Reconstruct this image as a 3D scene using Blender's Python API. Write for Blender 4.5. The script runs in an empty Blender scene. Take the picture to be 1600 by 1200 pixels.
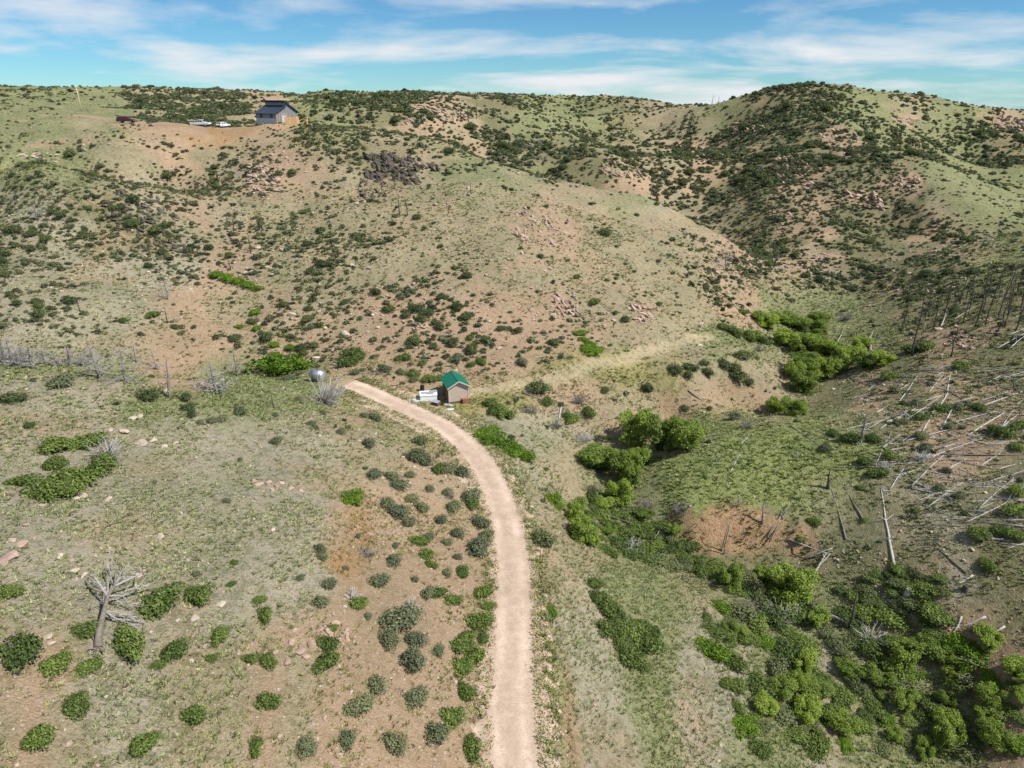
import bpy, bmesh, math, random
import numpy as np
from mathutils import Vector, Matrix

# ---------------------------------------------------------------- camera, sky, sun, exposure
scene = bpy.context.scene
CAMH = 40.0
PITCH = math.radians(22.9)
FPX = 1067.0                       # focal length in pixels of a 1600 px wide picture (24 mm)
cam_data = bpy.data.cameras.new('camera')
cam_data.lens = 24.0
cam_data.sensor_width = 36.0
cam_data.clip_start = 0.5
cam_data.clip_end = 6000.0
cam = bpy.data.objects.new('camera', cam_data)
cam.location = (0, 0, CAMH)
cam.rotation_euler = (math.pi / 2 - PITCH, 0, 0)
scene.collection.objects.link(cam)
scene.camera = cam

SUN_EL = math.radians(51)
SUN_DIR = Vector((0.93, -0.37, 0)).normalized()          # horizontal direction towards the sun
sun_vec = Vector((SUN_DIR.x * math.cos(SUN_EL), SUN_DIR.y * math.cos(SUN_EL), math.sin(SUN_EL)))
sd = bpy.data.lights.new('sun', 'SUN')
sd.energy = 4.7
sd.angle = math.radians(0.53)
sd.color = (1.0, 0.955, 0.89)
so = bpy.data.objects.new('sun', sd)
so.rotation_euler = sun_vec.to_track_quat('Z', 'Y').to_euler()
so.location = (60, -30, 120)
scene.collection.objects.link(so)

world = bpy.data.worlds.new('World')
scene.world = world
world.use_nodes = True
wn = world.node_tree.nodes
wl = world.node_tree.links
wn.clear()
w_out = wn.new('ShaderNodeOutputWorld')
w_bg = wn.new('ShaderNodeBackground')
w_bg.inputs['Strength'].default_value = 0.078
w_sky = wn.new('ShaderNodeTexSky')
w_sky.sky_type = 'NISHITA'
w_sky.sun_disc = False
w_sky.sun_elevation = SUN_EL
w_sky.sun_rotation = math.atan2(SUN_DIR.x, SUN_DIR.y)
w_sky.altitude = 2100
w_sky.air_density = 1.0
w_sky.dust_density = 0.0
w_sky.ozone_density = 3.0
# broken white cloud, spread evenly over the whole sky: noise on a flat layer overhead
w_tc = wn.new('ShaderNodeTexCoord')
w_sep = wn.new('ShaderNodeSeparateXYZ')
wl.new(w_tc.outputs['Generated'], w_sep.inputs[0])
w_add = wn.new('ShaderNodeMath'); w_add.operation = 'ADD'; w_add.inputs[1].default_value = 0.11
w_abs = wn.new('ShaderNodeMath'); w_abs.operation = 'ABSOLUTE'
wl.new(w_sep.outputs['Z'], w_abs.inputs[0])
wl.new(w_abs.outputs[0], w_add.inputs[0])
w_dx = wn.new('ShaderNodeMath'); w_dx.operation = 'DIVIDE'
w_dy = wn.new('ShaderNodeMath'); w_dy.operation = 'DIVIDE'
wl.new(w_sep.outputs['X'], w_dx.inputs[0]); wl.new(w_add.outputs[0], w_dx.inputs[1])
wl.new(w_sep.outputs['Y'], w_dy.inputs[0]); wl.new(w_add.outputs[0], w_dy.inputs[1])
w_cmb = wn.new('ShaderNodeCombineXYZ')
wl.new(w_dx.outputs[0], w_cmb.inputs[0]); wl.new(w_dy.outputs[0], w_cmb.inputs[1])
w_cmb.inputs[2].default_value = 3.7
w_noi = wn.new('ShaderNodeTexNoise')
w_noi.inputs['Scale'].default_value = 0.55
w_noi.inputs['Detail'].default_value = 9.0
w_noi.inputs['Roughness'].default_value = 0.56
w_noi.inputs['Distortion'].default_value = 0.25
wl.new(w_cmb.outputs[0], w_noi.inputs['Vector'])
w_rmp = wn.new('ShaderNodeValToRGB')
w_rmp.color_ramp.elements[0].position = 0.47
w_rmp.color_ramp.elements[1].position = 0.68
wl.new(w_noi.outputs['Fac'], w_rmp.inputs['Fac'])
w_mix = wn.new('ShaderNodeMix'); w_mix.data_type = 'RGBA'
w_mix.inputs['B'].default_value = (8.0, 8.2, 8.5, 1)
wl.new(w_rmp.outputs['Color'], w_mix.inputs['Factor'])
w_tint = wn.new('ShaderNodeMix'); w_tint.data_type = 'RGBA'; w_tint.blend_type = 'MULTIPLY'
w_tint.inputs['Factor'].default_value = 1.0
w_tint.inputs['B'].default_value = (0.50, 0.84, 1.0, 1)
wl.new(w_sky.outputs['Color'], w_tint.inputs['A'])
wl.new(w_tint.outputs['Result'], w_mix.inputs['A'])
wl.new(w_mix.outputs['Result'], w_bg.inputs['Color'])
wl.new(w_bg.outputs[0], w_out.inputs['Surface'])

scene.view_settings.view_transform = 'Standard'
scene.view_settings.look = 'None'
scene.view_settings.gamma = 1.0
scene.view_settings.use_curve_mapping = False
scene.view_settings.exposure = 0.42
scene.cycles.max_bounces = 5
scene.cycles.diffuse_bounces = 3
scene.cycles.transmission_bounces = 3
scene.cycles.transparent_max_bounces = 4

# ---------------------------------------------------------------- helpers: noise, survey, heights
rng = np.random.default_rng(11)
random.seed(7)
SP, CP = math.sin(PITCH), math.cos(PITCH)


def ray(px, py):
    """direction of the sight line through a survey point of the photograph"""
    u = (px - 800.0) / FPX
    v = (600.0 - py) / FPX
    return u, CP + v * SP, -SP + v * CP


def hash2(ix, iy, seed):
    h = (ix.astype(np.int64) * 374761393 + iy.astype(np.int64) * 668265263 + seed * 1442695041) & 0xFFFFFFFF
    h = ((h ^ (h >> 13)) * 1274126177) & 0xFFFFFFFF
    h = (h ^ (h >> 16)) & 0xFFFFFFFF
    return h.astype(np.float64) / 4294967295.0


def vnoise(x, y, seed=0):
    ix = np.floor(x); iy = np.floor(y)
    fx = x - ix; fy = y - iy
    fx = fx * fx * fx * (fx * (fx * 6 - 15) + 10)
    fy = fy * fy * fy * (fy * (fy * 6 - 15) + 10)
    a = hash2(ix, iy, seed); b = hash2(ix + 1, iy, seed)
    c = hash2(ix, iy + 1, seed); d = hash2(ix + 1, iy + 1, seed)
    return (a * (1 - fx) + b * fx) * (1 - fy) + (c * (1 - fx) + d * fx) * fy


def fbm(x, y, scale, octs=4, seed=0, gain=0.5):
    s = np.zeros_like(x, dtype=np.float64); amp = 1.0; tot = 0.0; f = 1.0 / scale
    for k in range(octs):
        s += amp * (vnoise(x * f + 17.3 * k, y * f - 9.1 * k, seed + 31 * k) * 2 - 1)
        tot += amp; amp *= gain; f *= 2.03
    return s / tot


# survey points: (picture x, picture y, height z)
ZP = [
 (800,1200,-.3),(800,1050,0),(800,900,0),(780,800,.2),(740,720,.6),(690,670,.9),(620,630,1.2),(560,605,1.8),
 (860,1050,-.4),(870,900,-.6),(840,780,-.4),(800,700,.0),(760,640,.6),
 (950,1050,-3.2),(980,960,-4.4),(1060,1050,-6.2),(1100,970,-7),(900,850,-2.8),(870,790,-2.2),(900,720,-3.8),(850,690,-1.8),
 (940,735,-6.4),(950,800,-7),(1040,860,-7.6),(1130,895,-8),(1230,950,-8.6),(1330,1010,-9),(1420,1060,-9.4),(1550,1200,-10.5),
 (1200,1050,-8.7),(1250,1200,-9.5),(1000,1200,-5.5),(900,1200,-2.6),
 (1160,797,-3.9),(1160,868,-7.7),(1090,805,-4.5),(1230,803,-4.0),(1100,862,-7.6),(1230,878,-7.4),(1300,850,-5.5),
 (1150,720,-1.8),(1100,692,-1.8),(1040,730,-3.2),(1000,775,-5.8),(1250,645,-.2),(1180,666,-.8),(1250,720,-1.4),(1350,700,0.2),
 (1400,640,1.2),(1500,600,3.2),(1590,560,5.2),(1590,640,4),(1500,700,1.8),(1590,760,2),(1400,780,-1.6),(1500,820,-.8),
 (1590,880,-1.2),(1400,900,-5),(1500,950,-4.6),(1590,1040,-5.5),(1300,780,-2.8),(1400,965,-7.3),(1500,1040,-7.8),(1590,1200,-9),
 (1215,650,-6.9),(1230,600,-6.4),(1260,550,-5.8),(1240,512,-5.2),(1200,495,-4.6),(1330,540,-3),(1400,510,-.6),(1420,560,.8),(1500,520,4),
 (1100,640,-3.6),(1000,655,-4),(960,620,-1.6),(1050,600,-1.2),(1130,582,-1.4),(1180,565,-2.6),(1195,605,-4.5),(1000,570,0.1),
 (1100,540,0),(900,640,-2.4),(880,602,.2),(850,592,.9),(830,640,-.9),(1150,512,-1.4),(1100,482,1.2),(1190,470,-1.4),
 (950,566,1),(1030,546,.8),
 (560,590,2.2),(620,590,1.9),(700,585,1.7),(800,584,1.8),(900,556,2.5),(1000,535,2.2),(1060,520,1.8),
 (0,562,13),(100,578,12),(200,588,11),(300,590,8.6),(400,592,6),(480,600,3.2),(540,624,1.9),
 (0,700,12.5),(200,700,10.5),(400,700,7.8),(550,700,5),(640,720,2.6),(700,755,1.3),
 (0,850,13),(200,850,10.8),(400,850,8.4),(520,850,6.4),(620,860,3.0),(715,860,.9),
 (0,1050,12.5),(200,1050,10.2),(400,1050,7.6),(530,1050,5.4),(680,1050,1.7),(0,1200,12),(300,1200,8.5),(550,1200,4.5),(700,1200,1),
]
# survey points: (picture x, picture y, forward distance)
YP = [
 (600,500,112),(600,400,131),(600,300,160),(600,250,178),(600,205,203),(700,550,102),(700,450,120),(700,350,145),(700,240,184),(700,222,196),
 (800,500,111),(800,400,130),(800,300,163),(800,262,187),(900,500,114),(900,400,136),(900,330,165),(900,287,190),
 (1000,470,122),(1000,400,144),(1000,340,172),(1000,307,190),(1100,450,139),(1100,400,158),(1100,352,183),(1180,400,180),(1180,450,148),
 (1260,440,165),(1340,468,154),
 (400,550,105),(400,450,122),(400,350,146),(400,270,172),(400,215,200),(430,196,208),
 (200,540,100),(200,450,116),(200,370,134),(200,300,155),(200,240,178),(200,192,200),(300,197,204),
 (0,520,97),(220,290,150),(60,262,145),(1540,380,160),(1590,340,205),(0,420,118),(0,330,138),(0,270,150),(0,240,170),(0,200,190),(0,165,215),(100,172,215),
 (700,200,290),(720,180,310),(640,205,270),(800,160,345),(850,230,290),(950,280,255),(900,190,380),(920,153,480),(1000,158,470),
 (1050,200,370),(1050,270,270),(1120,168,460),(1100,250,300),(1150,330,230),(1000,230,320),
 (600,165,380),(600,151,430),(500,151,420),(480,165,360),(500,186,262),(300,166,330),(200,161,330),(100,156,330),
 (0,140,450),(200,142,470),(380,147,470),(750,151,470),(850,154,480),
 (1105,230,330),(1110,290,264),(1150,370,212),(1200,350,217),(1200,300,232),(1250,250,260),(1250,200,298),(1200,180,322),(1195,151,352),(1310,139,368),(1300,200,290),(1300,250,255),(1300,300,226),(1300,350,205),(1300,400,184),
 (1420,151,385),(1500,168,420),(1560,180,440),(1620,180,450),(1400,200,305),(1400,250,262),(1400,350,205),(1400,430,160),(1450,400,172),
 (1430,240,250),(1480,300,207),(1500,250,300),(1560,300,232),(1500,430,145),(1590,250,290),(1590,300,250),(1590,400,150),(1590,480,112),
]
# ground that the photograph does not show: hollows behind crests, the land beside, behind and beyond
WP = [
 (-78,90,2.8),(-52,88,0.4),(-38,96,-.6),(-88,172,17),(-118,166,21),(-110,100,8),(-110,60,15),(-90,30,18),(-60,0,17),(-25,0,8),(0,0,-1),(40,0,-9),(80,0,-2),
 (0,-60,-2),(-70,-60,16),(70,-60,-4),(95,60,8),(120,90,14),(140,130,18),
 (24,94,-6.8),(36,100,-7),(0,250,8),(32,250,4.5),(62,243,1.5),(-40,250,14),(-75,245,27),(-130,245,31),(-190,245,34),(-160,180,30),(-150,120,16),
 (-260,330,38),(260,300,22),(220,200,18),(330,430,30),(-350,480,44),
 (0,620,22),(-300,650,26),(300,600,22),(-150,800,10),(150,800,10),(-600,900,8),(600,900,8),(0,1200,-10),(-900,1500,-20),(900,1500,-20),(0,2200,-40),
 (-1500,2400,-40),(1500,2400,-40),
]
P = []
for px, py, z in ZP:
    u, dy, dz = ray(px, py); t = (z - CAMH) / dz
    P.append((u * t, dy * t, z))
for px, py, Y in YP:
    u, dy, dz = ray(px, py); t = Y / dy
    P.append((u * t, Y, CAMH + dz * t))
for px, py, Y in ((640,208,203),(700,222,196),(750,243,190),(800,262,187),(850,276,188),(900,287,190),(950,298,190),(1000,307,190),(1050,328,187),(1100,352,183),(1140,376,181)):
    u, dy, dz = ray(px, py)
    for back, drop in ((14, 3.2), (32, 7.0)):         # the far side of the main ridge falls away
        t = (Y + back) / dy
        P.append((u * t, Y + back, CAMH + dz * t - drop * (1 if px < 1090 else .6)))
P = np.array(P + [tuple(map(float, w)) for w in WP])


def tps_fit(P, lam):
    n = len(P)
    S = 100.0
    xy = P[:, :2] / S
    d2 = ((xy[:, None] - xy[None]) ** 2).sum(-1)
    K = 0.5 * d2 * np.log(d2 + 1e-9)
    dist = np.hypot(P[:, 0], P[:, 1]) / 100.0
    K = K + np.diag(lam * (0.4 + dist))
    A = np.zeros((n + 3, n + 3))
    A[:n, :n] = K; A[:n, n] = 1; A[:n, n + 1:] = xy; A[n:, :n] = A[:n, n:].T
    b = np.zeros(n + 3); b[:n] = P[:, 2]
    w = np.linalg.solve(A, b)

    def ev(x, y):
        x = np.asarray(x, float) / S; y = np.asarray(y, float) / S
        out = w[n] + w[n + 1] * x + w[n + 2] * y
        for k in range(n):
            d2 = (x - xy[k, 0]) ** 2 + (y - xy[k, 1]) ** 2
            out = out + w[k] * 0.5 * d2 * np.log(d2 + 1e-9)
        return out
    return ev


base_h = tps_fit(P, 0.0006)

# the terrain mesh: rows of growing spacing, wider with distance
NR, NC = 640, 620
Y0, Y1, YS = -45.0, 2400.0, 95.0
rows_t = np.linspace(math.log(Y0 + YS), math.log(Y1 + YS), NR)
ROWY = np.exp(rows_t) - YS


def half_w(y):
    return 0.95 * np.maximum(y, -45) + 62.0


COLU = np.linspace(-1, 1, NC)
gy = np.repeat(ROWY[:, None], NC, 1)
gx = COLU[None, :] * half_w(gy)


def smooth01(e0, e1, v):
    t = np.clip((v - e0) / (e1 - e0), 0, 1)
    return t * t * (3 - 2 * t)


far = smooth01(210, 300, gy)
GZ = base_h(gx, gy)
GZ = np.clip(GZ, -60, 75)
rid = 1 - np.abs(fbm(gx, gy, 85, 4, 5)) * 2.6
GZ += far * (rid * 4.2 - 1.8)
mid = smooth01(98, 125, gy) * (1 - far)
GZ += mid * (fbm(gx, gy, 30, 4, 9) * 1.5 - np.abs(fbm(gx, gy, 16, 3, 21)) * 0.9)
GZ += (1 - smooth01(95, 125, gy)) * (fbm(gx, gy, 14, 4, 2) * 0.40)
GZ += fbm(gx, gy, 3.2, 3, 44) * 0.13 * (1 - 0.3 * far)


def grid_ij(x, y):
    x = np.asarray(x, float); y = np.asarray(y, float)
    r = (np.log(np.maximum(y + YS, 1e-3)) - rows_t[0]) / (rows_t[-1] - rows_t[0]) * (NR - 1)
    r = np.clip(r, 0, NR - 1.001)
    c = np.clip((x / half_w(y) + 1) * 0.5 * (NC - 1), 0, NC - 1.001)
    return r, c


def H(x, y, G=None):
    G = GZ if G is None else G
    r, c = grid_ij(x, y)
    i = r.astype(int); j = c.astype(int); fr = r - i; fc = c - j
    return (G[i, j] * (1 - fc) + G[i, j + 1] * fc) * (1 - fr) + (G[i + 1, j] * (1 - fc) + G[i + 1, j + 1] * fc) * fr


MARCH = np.exp(np.linspace(math.log(14.0), math.log(900.0), 5200))


def ground_at(px, py):
    """where the sight line through a survey point meets the ground"""
    u, dy, dz = ray(px, py)
    x = u / dy * MARCH; z = CAMH + dz / dy * MARCH
    below = z < H(x, MARCH)
    if not below.any():
        k = len(MARCH) - 1
    else:
        k = int(np.argmax(below))
    y = MARCH[k]
    return Vector((u / dy * y, y, float(H(u / dy * y, y))))


def project(x, y, z):
    d = y * CP - (z - CAMH) * SP
    v = y * SP + (z - CAMH) * CP
    d = np.maximum(d, 0.1)
    return 800 + FPX * x / d, 600 - FPX * v / d, d


def mpp(p):
    """metres per survey pixel at a point"""
    return float(p[1] * CP - (p[2] - CAMH) * SP) / FPX


# the dirt road: a bench cut into the slope
ROAD_PX = [(812,1330),(806,1200),(802,1050),(803,960),(803,880),(790,810),(768,750),(738,705),(700,672),(655,648),(610,628),(575,612),(545,600)]
road = [ground_at(*p) for p in ROAD_PX]


def catmull(pts, n):
    out = []
    for i in range(len(pts) - 1):
        p0 = pts[max(i - 1, 0)]; p1 = pts[i]; p2 = pts[i + 1]; p3 = pts[min(i + 2, len(pts) - 1)]
        for k in range(n):
            t = k / n
            out.append(0.5 * ((2 * p1) + (p2 - p0) * t + (2 * p0 - 5 * p1 + 4 * p2 - p3) * t * t + (3 * p1 - p0 - 3 * p2 + p3) * t ** 3))
    out.append(pts[-1])
    return out


RC = catmull(road, 14)
RC = np.array([tuple(p) for p in RC])
zs = RC[:, 2].copy()
for _ in range(40):
    zs[1:-1] = 0.25 * zs[:-2] + 0.5 * zs[1:-1] + 0.25 * zs[2:]
RC[:, 2] = zs


def dist_to_path(x, y, path):
    best = np.full(x.shape, 1e9); bz = np.zeros(x.shape)
    for a, b in zip(path[:-1], path[1:]):
        dx, dy = b[0] - a[0], b[1] - a[1]
        L = dx * dx + dy * dy + 1e-9
        t = np.clip(((x - a[0]) * dx + (y - a[1]) * dy) / L, 0, 1)
        d = np.hypot(x - a[0] - t * dx, y - a[1] - t * dy)
        m = d < best
        best = np.where(m, d, best)
        if len(a) > 2:
            bz = np.where(m, a[2] + t * (b[2] - a[2]), bz)
    return best, bz


nearm = (gy < 112) & (np.abs(gx) < 60)
rd = np.full(gx.shape, 99.0); rz = np.zeros(gx.shape)
rd[nearm], rz[nearm] = dist_to_path(gx[nearm], gy[nearm], RC[::2])
wgt = 1 - smooth01(2.1, 5.0, rd)
GZ = GZ * (1 - wgt) + (rz + 0.02) * wgt

# level pad for the house and the parked cars, and the undercut creek bank
for q_, rad, soft in (((436, 192), 8.0, 8.0), ((330, 196), 5.0, 6.0)):
    c_ = ground_at(*q_)
    w_ = 1 - smooth01(rad, rad + soft, np.hypot(gx - c_.x, gy - c_.y))
    GZ = GZ * (1 - w_) + c_.z * w_
c_ = ground_at(1160, 832)
w_ = (1 - smooth01(.65, 1.0, np.hypot((gx - c_.x) / 9.5, (gy - c_.y) / 8.0)))
zc_ = c_.z
GZ = GZ * (1 - w_) + (zc_ + np.tanh((GZ - zc_) * 3.0) * 1.3 + (GZ - zc_) * .45 + fbm(gx, gy, 1.5, 3, 88) * .35) * w_
# ---------------------------------------------------------------- materials
def new_mat(name):
    m = bpy.data.materials.new(name)
    m.use_nodes = True
    nt = m.node_tree
    b = nt.nodes['Principled BSDF']
    b.inputs['Roughness'].default_value = 0.9
    b.inputs['Specular IOR Level'].default_value = 0.15
    return m, nt, b


def nd(nt, t, **kw):
    n = nt.nodes.new(t)
    for k, v in kw.items():
        if k in n.inputs:
            n.inputs[k].default_value = v
        else:
            setattr(n, k, v)
    return n


def mixc(nt, fac, a, b, mode='MIX'):
    n = nt.nodes.new('ShaderNodeMix'); n.data_type = 'RGBA'; n.blend_type = mode
    for sock, v in (('Factor', fac), ('A', a), ('B', b)):
        if isinstance(v, (int, float)):
            n.inputs[sock].default_value = v
        elif isinstance(v, (tuple, list)):
            n.inputs[sock].default_value = (*v[:3], 1)
        else:
            nt.links.new(v, n.inputs[sock])
    return n.outputs['Result']


def ramp(nt, fac, lo, hi, c0=(0, 0, 0), c1=(1, 1, 1)):
    r = nt.nodes.new('ShaderNodeValToRGB')
    r.color_ramp.elements[0].position = lo; r.color_ramp.elements[1].position = hi
    r.color_ramp.elements[0].color = (*c0, 1); r.color_ramp.elements[1].color = (*c1, 1)
    nt.links.new(fac, r.inputs['Fac'])
    return r.outputs['Color']


def plain_mat(name, col, rough=0.7, var=0.25, scale=4.0, spec=0.2, metal=0.0, bump=0.0):
    m, nt, b = new_mat(name)
    tc = nd(nt, 'ShaderNodeTexCoord')
    n = nd(nt, 'ShaderNodeTexNoise', Scale=scale, Detail=5.0, Roughness=0.65)
    nt.links.new(tc.outputs['Object'], n.inputs['Vector'])
    lo = tuple(c * (1 - var) for c in col); hi = tuple(min(1, c * (1 + var)) for c in col)
    nt.links.new(ramp(nt, n.outputs['Fac'], 0.3, 0.7, lo, hi), b.inputs['Base Color'])
    b.inputs['Roughness'].default_value = rough
    b.inputs['Specular IOR Level'].default_value = spec
    b.inputs['Metallic'].default_value = metal
    if bump:
        bp = nd(nt, 'ShaderNodeBump', Strength=bump, Distance=0.05)
        nt.links.new(n.outputs['Fac'], bp.inputs['Height'])
        nt.links.new(bp.outputs['Normal'], b.inputs['Normal'])
    return m


# ground
M_GROUND, nt, bs = new_mat('hillside_ground')
tc = nd(nt, 'ShaderNodeTexCoord')
att = nd(nt, 'ShaderNodeAttribute', attribute_name='gcol')
soil = nd(nt, 'ShaderNodeAttribute', attribute_name='soil')
n1 = nd(nt, 'ShaderNodeTexNoise', Scale=0.11, Detail=6.0, Roughness=0.62)
n2 = nd(nt, 'ShaderNodeTexNoise', Scale=1.3, Detail=6.0, Roughness=0.7)
n3 = nd(nt, 'ShaderNodeTexNoise', Scale=5.5, Detail=4.0, Roughness=0.7)
vo = nd(nt, 'ShaderNodeTexVoronoi', Scale=1.7)
vo2 = nd(nt, 'ShaderNodeTexVoronoi', Scale=4.6)
for n in (n1, n2, n3, vo, vo2):
    nt.links.new(tc.outputs['Object'], n.inputs['Vector'])
base = att.outputs['Color']
c = mixc(nt, 1.0, base, ramp(nt, n1.outputs['Fac'], 0.3, 0.7, (0.80, 0.84, 0.80), (1.17, 1.13, 1.10)), 'MULTIPLY')
# matted grass: darker, greener flecks
thin = nd(nt, 'ShaderNodeMath', operation='MULTIPLY_ADD')      # bare soil carries less matted grass
nt.links.new(soil.outputs['Fac'], thin.inputs[0]); thin.inputs[1].default_value = -.62; thin.inputs[2].default_value = 1.0


def thinned(sock):
    q = nd(nt, 'ShaderNodeMath', operation='MULTIPLY')
    nt.links.new(sock, q.inputs[0]); nt.links.new(thin.outputs[0], q.inputs[1])
    return q.outputs[0]


fl = thinned(ramp(nt, n2.outputs['Fac'], 0.49, 0.58))
c = mixc(nt, fl, c, mixc(nt, 1.0, c, (0.58, 0.62, 0.50), 'MULTIPLY'))
fl3 = ramp(nt, n3.outputs['Fac'], 0.50, 0.60, (0, 0, 0), (0.8, 0.8, 0.8))
c = mixc(nt, thinned(fl3), c, mixc(nt, 1.0, c, (0.48, 0.51, 0.42), 'MULTIPLY'))
# pale stones lying in the soil
st = ramp(nt, vo.outputs['Distance'], 0.10, 0.17, (1, 1, 1), (0, 0, 0))
mm = nd(nt, 'ShaderNodeMath', operation='MULTIPLY')
nt.links.new(st, mm.inputs[0]); nt.links.new(soil.outputs['Fac'], mm.inputs[1])
c = mixc(nt, mm.outputs[0], c, (0.50, 0.40, 0.31))
st2 = ramp(nt, vo2.outputs['Distance'], 0.13, 0.22, (0.75, 0.75, 0.75), (0, 0, 0))
mm2 = nd(nt, 'ShaderNodeMath', operation='MULTIPLY')
nt.links.new(st2, mm2.inputs[0]); nt.links.new(soil.outputs['Fac'], mm2.inputs[1])
c = mixc(nt, mm2.outputs[0], c, (0.46, 0.37, 0.28))
nt.links.new(c, bs.inputs['Base Color'])
bp = nd(nt, 'ShaderNodeBump', Strength=1.0, Distance=0.3)
ad = nd(nt, 'ShaderNodeMath', operation='ADD')
nt.links.new(n2.outputs['Fac'], ad.inputs[0]); nt.links.new(n3.outputs['Fac'], ad.inputs[1])
nt.links.new(ad.outputs[0], bp.inputs['Height'])
nt.links.new(bp.outputs['Normal'], bs.inputs['Normal'])
bs.inputs['Specular IOR Level'].default_value = 0.05

# ---------------------------------------------------------------- the hills: ground cover by survey cell (50 px)
COVER = """
ggggttttpggddptdgggdttgdddggtggp
ggtgpooopygttgptdddttppdddggdggd
gggttpttpptdttgggddptpddpddddggg
aaddatpatttttttttttgattddpdddtgg
aaaddatptttttttttpttttpddpdddptg
aaaaaappttttttttttttttttpaddddgg
aaaaapptpttppppppptttttpgggddddd
aaaapppptpppppppppptttggggggdddd
ggggppggggpppppppyyyyttttggddpdd
aaaaggggggytpyyyyppttppptddpdddd
aaataaaaaaattytaaatppgkkkkgddpdd
aaaataaaaaattpptatggkkkkkkkddppd
aaaaaaaaaatpppppatggkkkkkkgdaadd
aaaaaaaaaapoppppattgggooddddaadd
aaaaaaaaaaoppppypttggddddddddadd
aaaaaaaaaapppppyptaggtgggggddadd
tataaaaatpppppptpaaggaggggggddpd
tptaatttptppppppyaaggaaggaggggdp
""".split()
for r in COVER:
    assert len(r) == 32, (len(r), r)
CCOL = {'a': (.400, .358, .268), 'g': (.290, .290, .158), 't': (.375, .316, .210), 'p': (.425, .305, .208),
        'o': (.400, .240, .125), 'y': (.345, .305, .135), 'd': (.235, .215, .125), 'k': (.290, .318, .130)}
CSOIL = {'a': .45, 'g': .08, 't': .55, 'p': 1.0, 'o': .9, 'y': .25, 'd': .4, 'k': .05}
CC = np.array([[CCOL[ch] for ch in r] for r in COVER])
CS = np.array([[CSOIL[ch] for ch in r] for r in COVER])


def cell_lookup(A, px, py):
    fx = np.clip((px - 25) / 50, 0, 30.999); fy = np.clip((py - 175) / 50, 0, 16.999)
    i = fy.astype(int); j = fx.astype(int)
    a = (fy - i); b = (fx - j)
    a = a * a * (3 - 2 * a); b = b * b * (3 - 2 * b)
    if A.ndim == 3:
        a = a[..., None]; b = b[..., None]
    return (A[i, j] * (1 - b) + A[i, j + 1] * b) * (1 - a) + (A[i + 1, j] * (1 - b) + A[i + 1, j + 1] * b) * a


def surveyed(x, y, warp=True):
    z = H(x, y)
    px, py, d = project(x, y, z)
    if warp:
        s = np.clip(d, 20, 300)
        px = px + FPX / d * fbm(x, y, 9, 3, 71) * (1.5 + s * 0.035)
        py = py + FPX / d * fbm(x, y, 9, 3, 72) * (1.0 + s * 0.015)
    # the main ridge hides the valley behind it: cover on either side of it does not mix
    w_ = 1 - smooth01(430, 480, py)
    w_ = w_ * (1 - smooth01(1130, 1190, px))
    py = py + w_ * np.where(y < 212, 24 * smooth01(150, 185, y), -20)
    return px, py, d


spx, spy, sdist = surveyed(gx, gy)
gcol = cell_lookup(CC, spx, spy)
gsoil = cell_lookup(CS, spx, spy)
# patches of soil and of fresh grass of every size
k = fbm(gx, gy, 7, 4, 101); k2 = fbm(gx, gy, 22, 4, 102)
f = smooth01(.10, .45, k)[..., None] * 0.5
gcol = gcol * (1 - f) + np.array(CCOL['p']) * f * (gsoil[..., None] > .3) + gcol * f * (gsoil[..., None] <= .3)
f = smooth01(.08, .5, k2)[..., None] * 0.35
gcol = gcol * (1 - f) + np.array((.30, .29, .18)) * f
# steep broken ground shows bare earth
sy, sx = np.gradient(GZ)
slope = np.hypot(sx / np.gradient(gx, axis=1), sy / np.gradient(gy, axis=0))
f = (smooth01(.8, 1.2, slope) * (gy < 130) * 0.9)[..., None]
gcol = gcol * (1 - f) + np.array((.43, .295, .185)) * f
# worn verge beside the road
f = ((1 - smooth01(1.6, 3.4, rd + fbm(gx, gy, 1.6, 3, 55) * 1.2)) * .85)[..., None]
gcol = gcol * (1 - f) + np.array((.47, .345, .24)) * f
gsoil = np.maximum(gsoil, f[..., 0])
# old grassy track past the shed
TRACK = [ground_at(*p) for p in ((735,612),(800,603),(870,590),(950,566),(1010,550),(1060,535),(1110,525))]
TR = np.array([tuple(p) for p in catmull(TRACK, 8)])
td = np.full(gx.shape, 99.0)
m = (gy > 70) & (gy < 160) & (np.abs(gx) < 70)
td[m], _ = dist_to_path(gx[m], gy[m], TR)
f = ((1 - smooth01(.7, 1.7, td + fbm(gx, gy, 2.5, 3, 56) * .9)) * .8)[..., None]
gcol = gcol * (1 - f) + np.array((.53, .44, .29)) * f

# bare pink ground round the rock outcrops, worn ground in the yard
PATCH = [(412,282,60,60),(885,478,40,50),(1000,490,60,30),(655,508,60,40),(850,355,110,70),(690,175,100,26),(640,190,70,16),(975,262,80,34),(1028,292,20,40),(1110,245,66,26),(1170,205,60,24),
         (1240,268,70,56),(1225,345,40,36),(1345,312,76,28),(1415,288,50,26),(1310,215,66,28),(1420,190,50,14),(1582,196,50,22),(1275,415,34,30),(1150,410,90,60),(1545,515,30,40),(1500,535,60,30),
         (290,330,60,20),(300,215,180,30),(250,250,60,30),(1440,690,90,60),(1560,650,90,70),(1500,620,80,30),(1350,590,80,20),(1560,700,70,30),(700,530,140,60),(760,470,120,60),(1400,450,60,30),(1180,470,60,60),(1310,235,20,40),(40,168,100,9),(120,176,90,9),(210,188,110,10),(60,245,70,12),(150,200,60,14),(40,205,40,8)]
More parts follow.
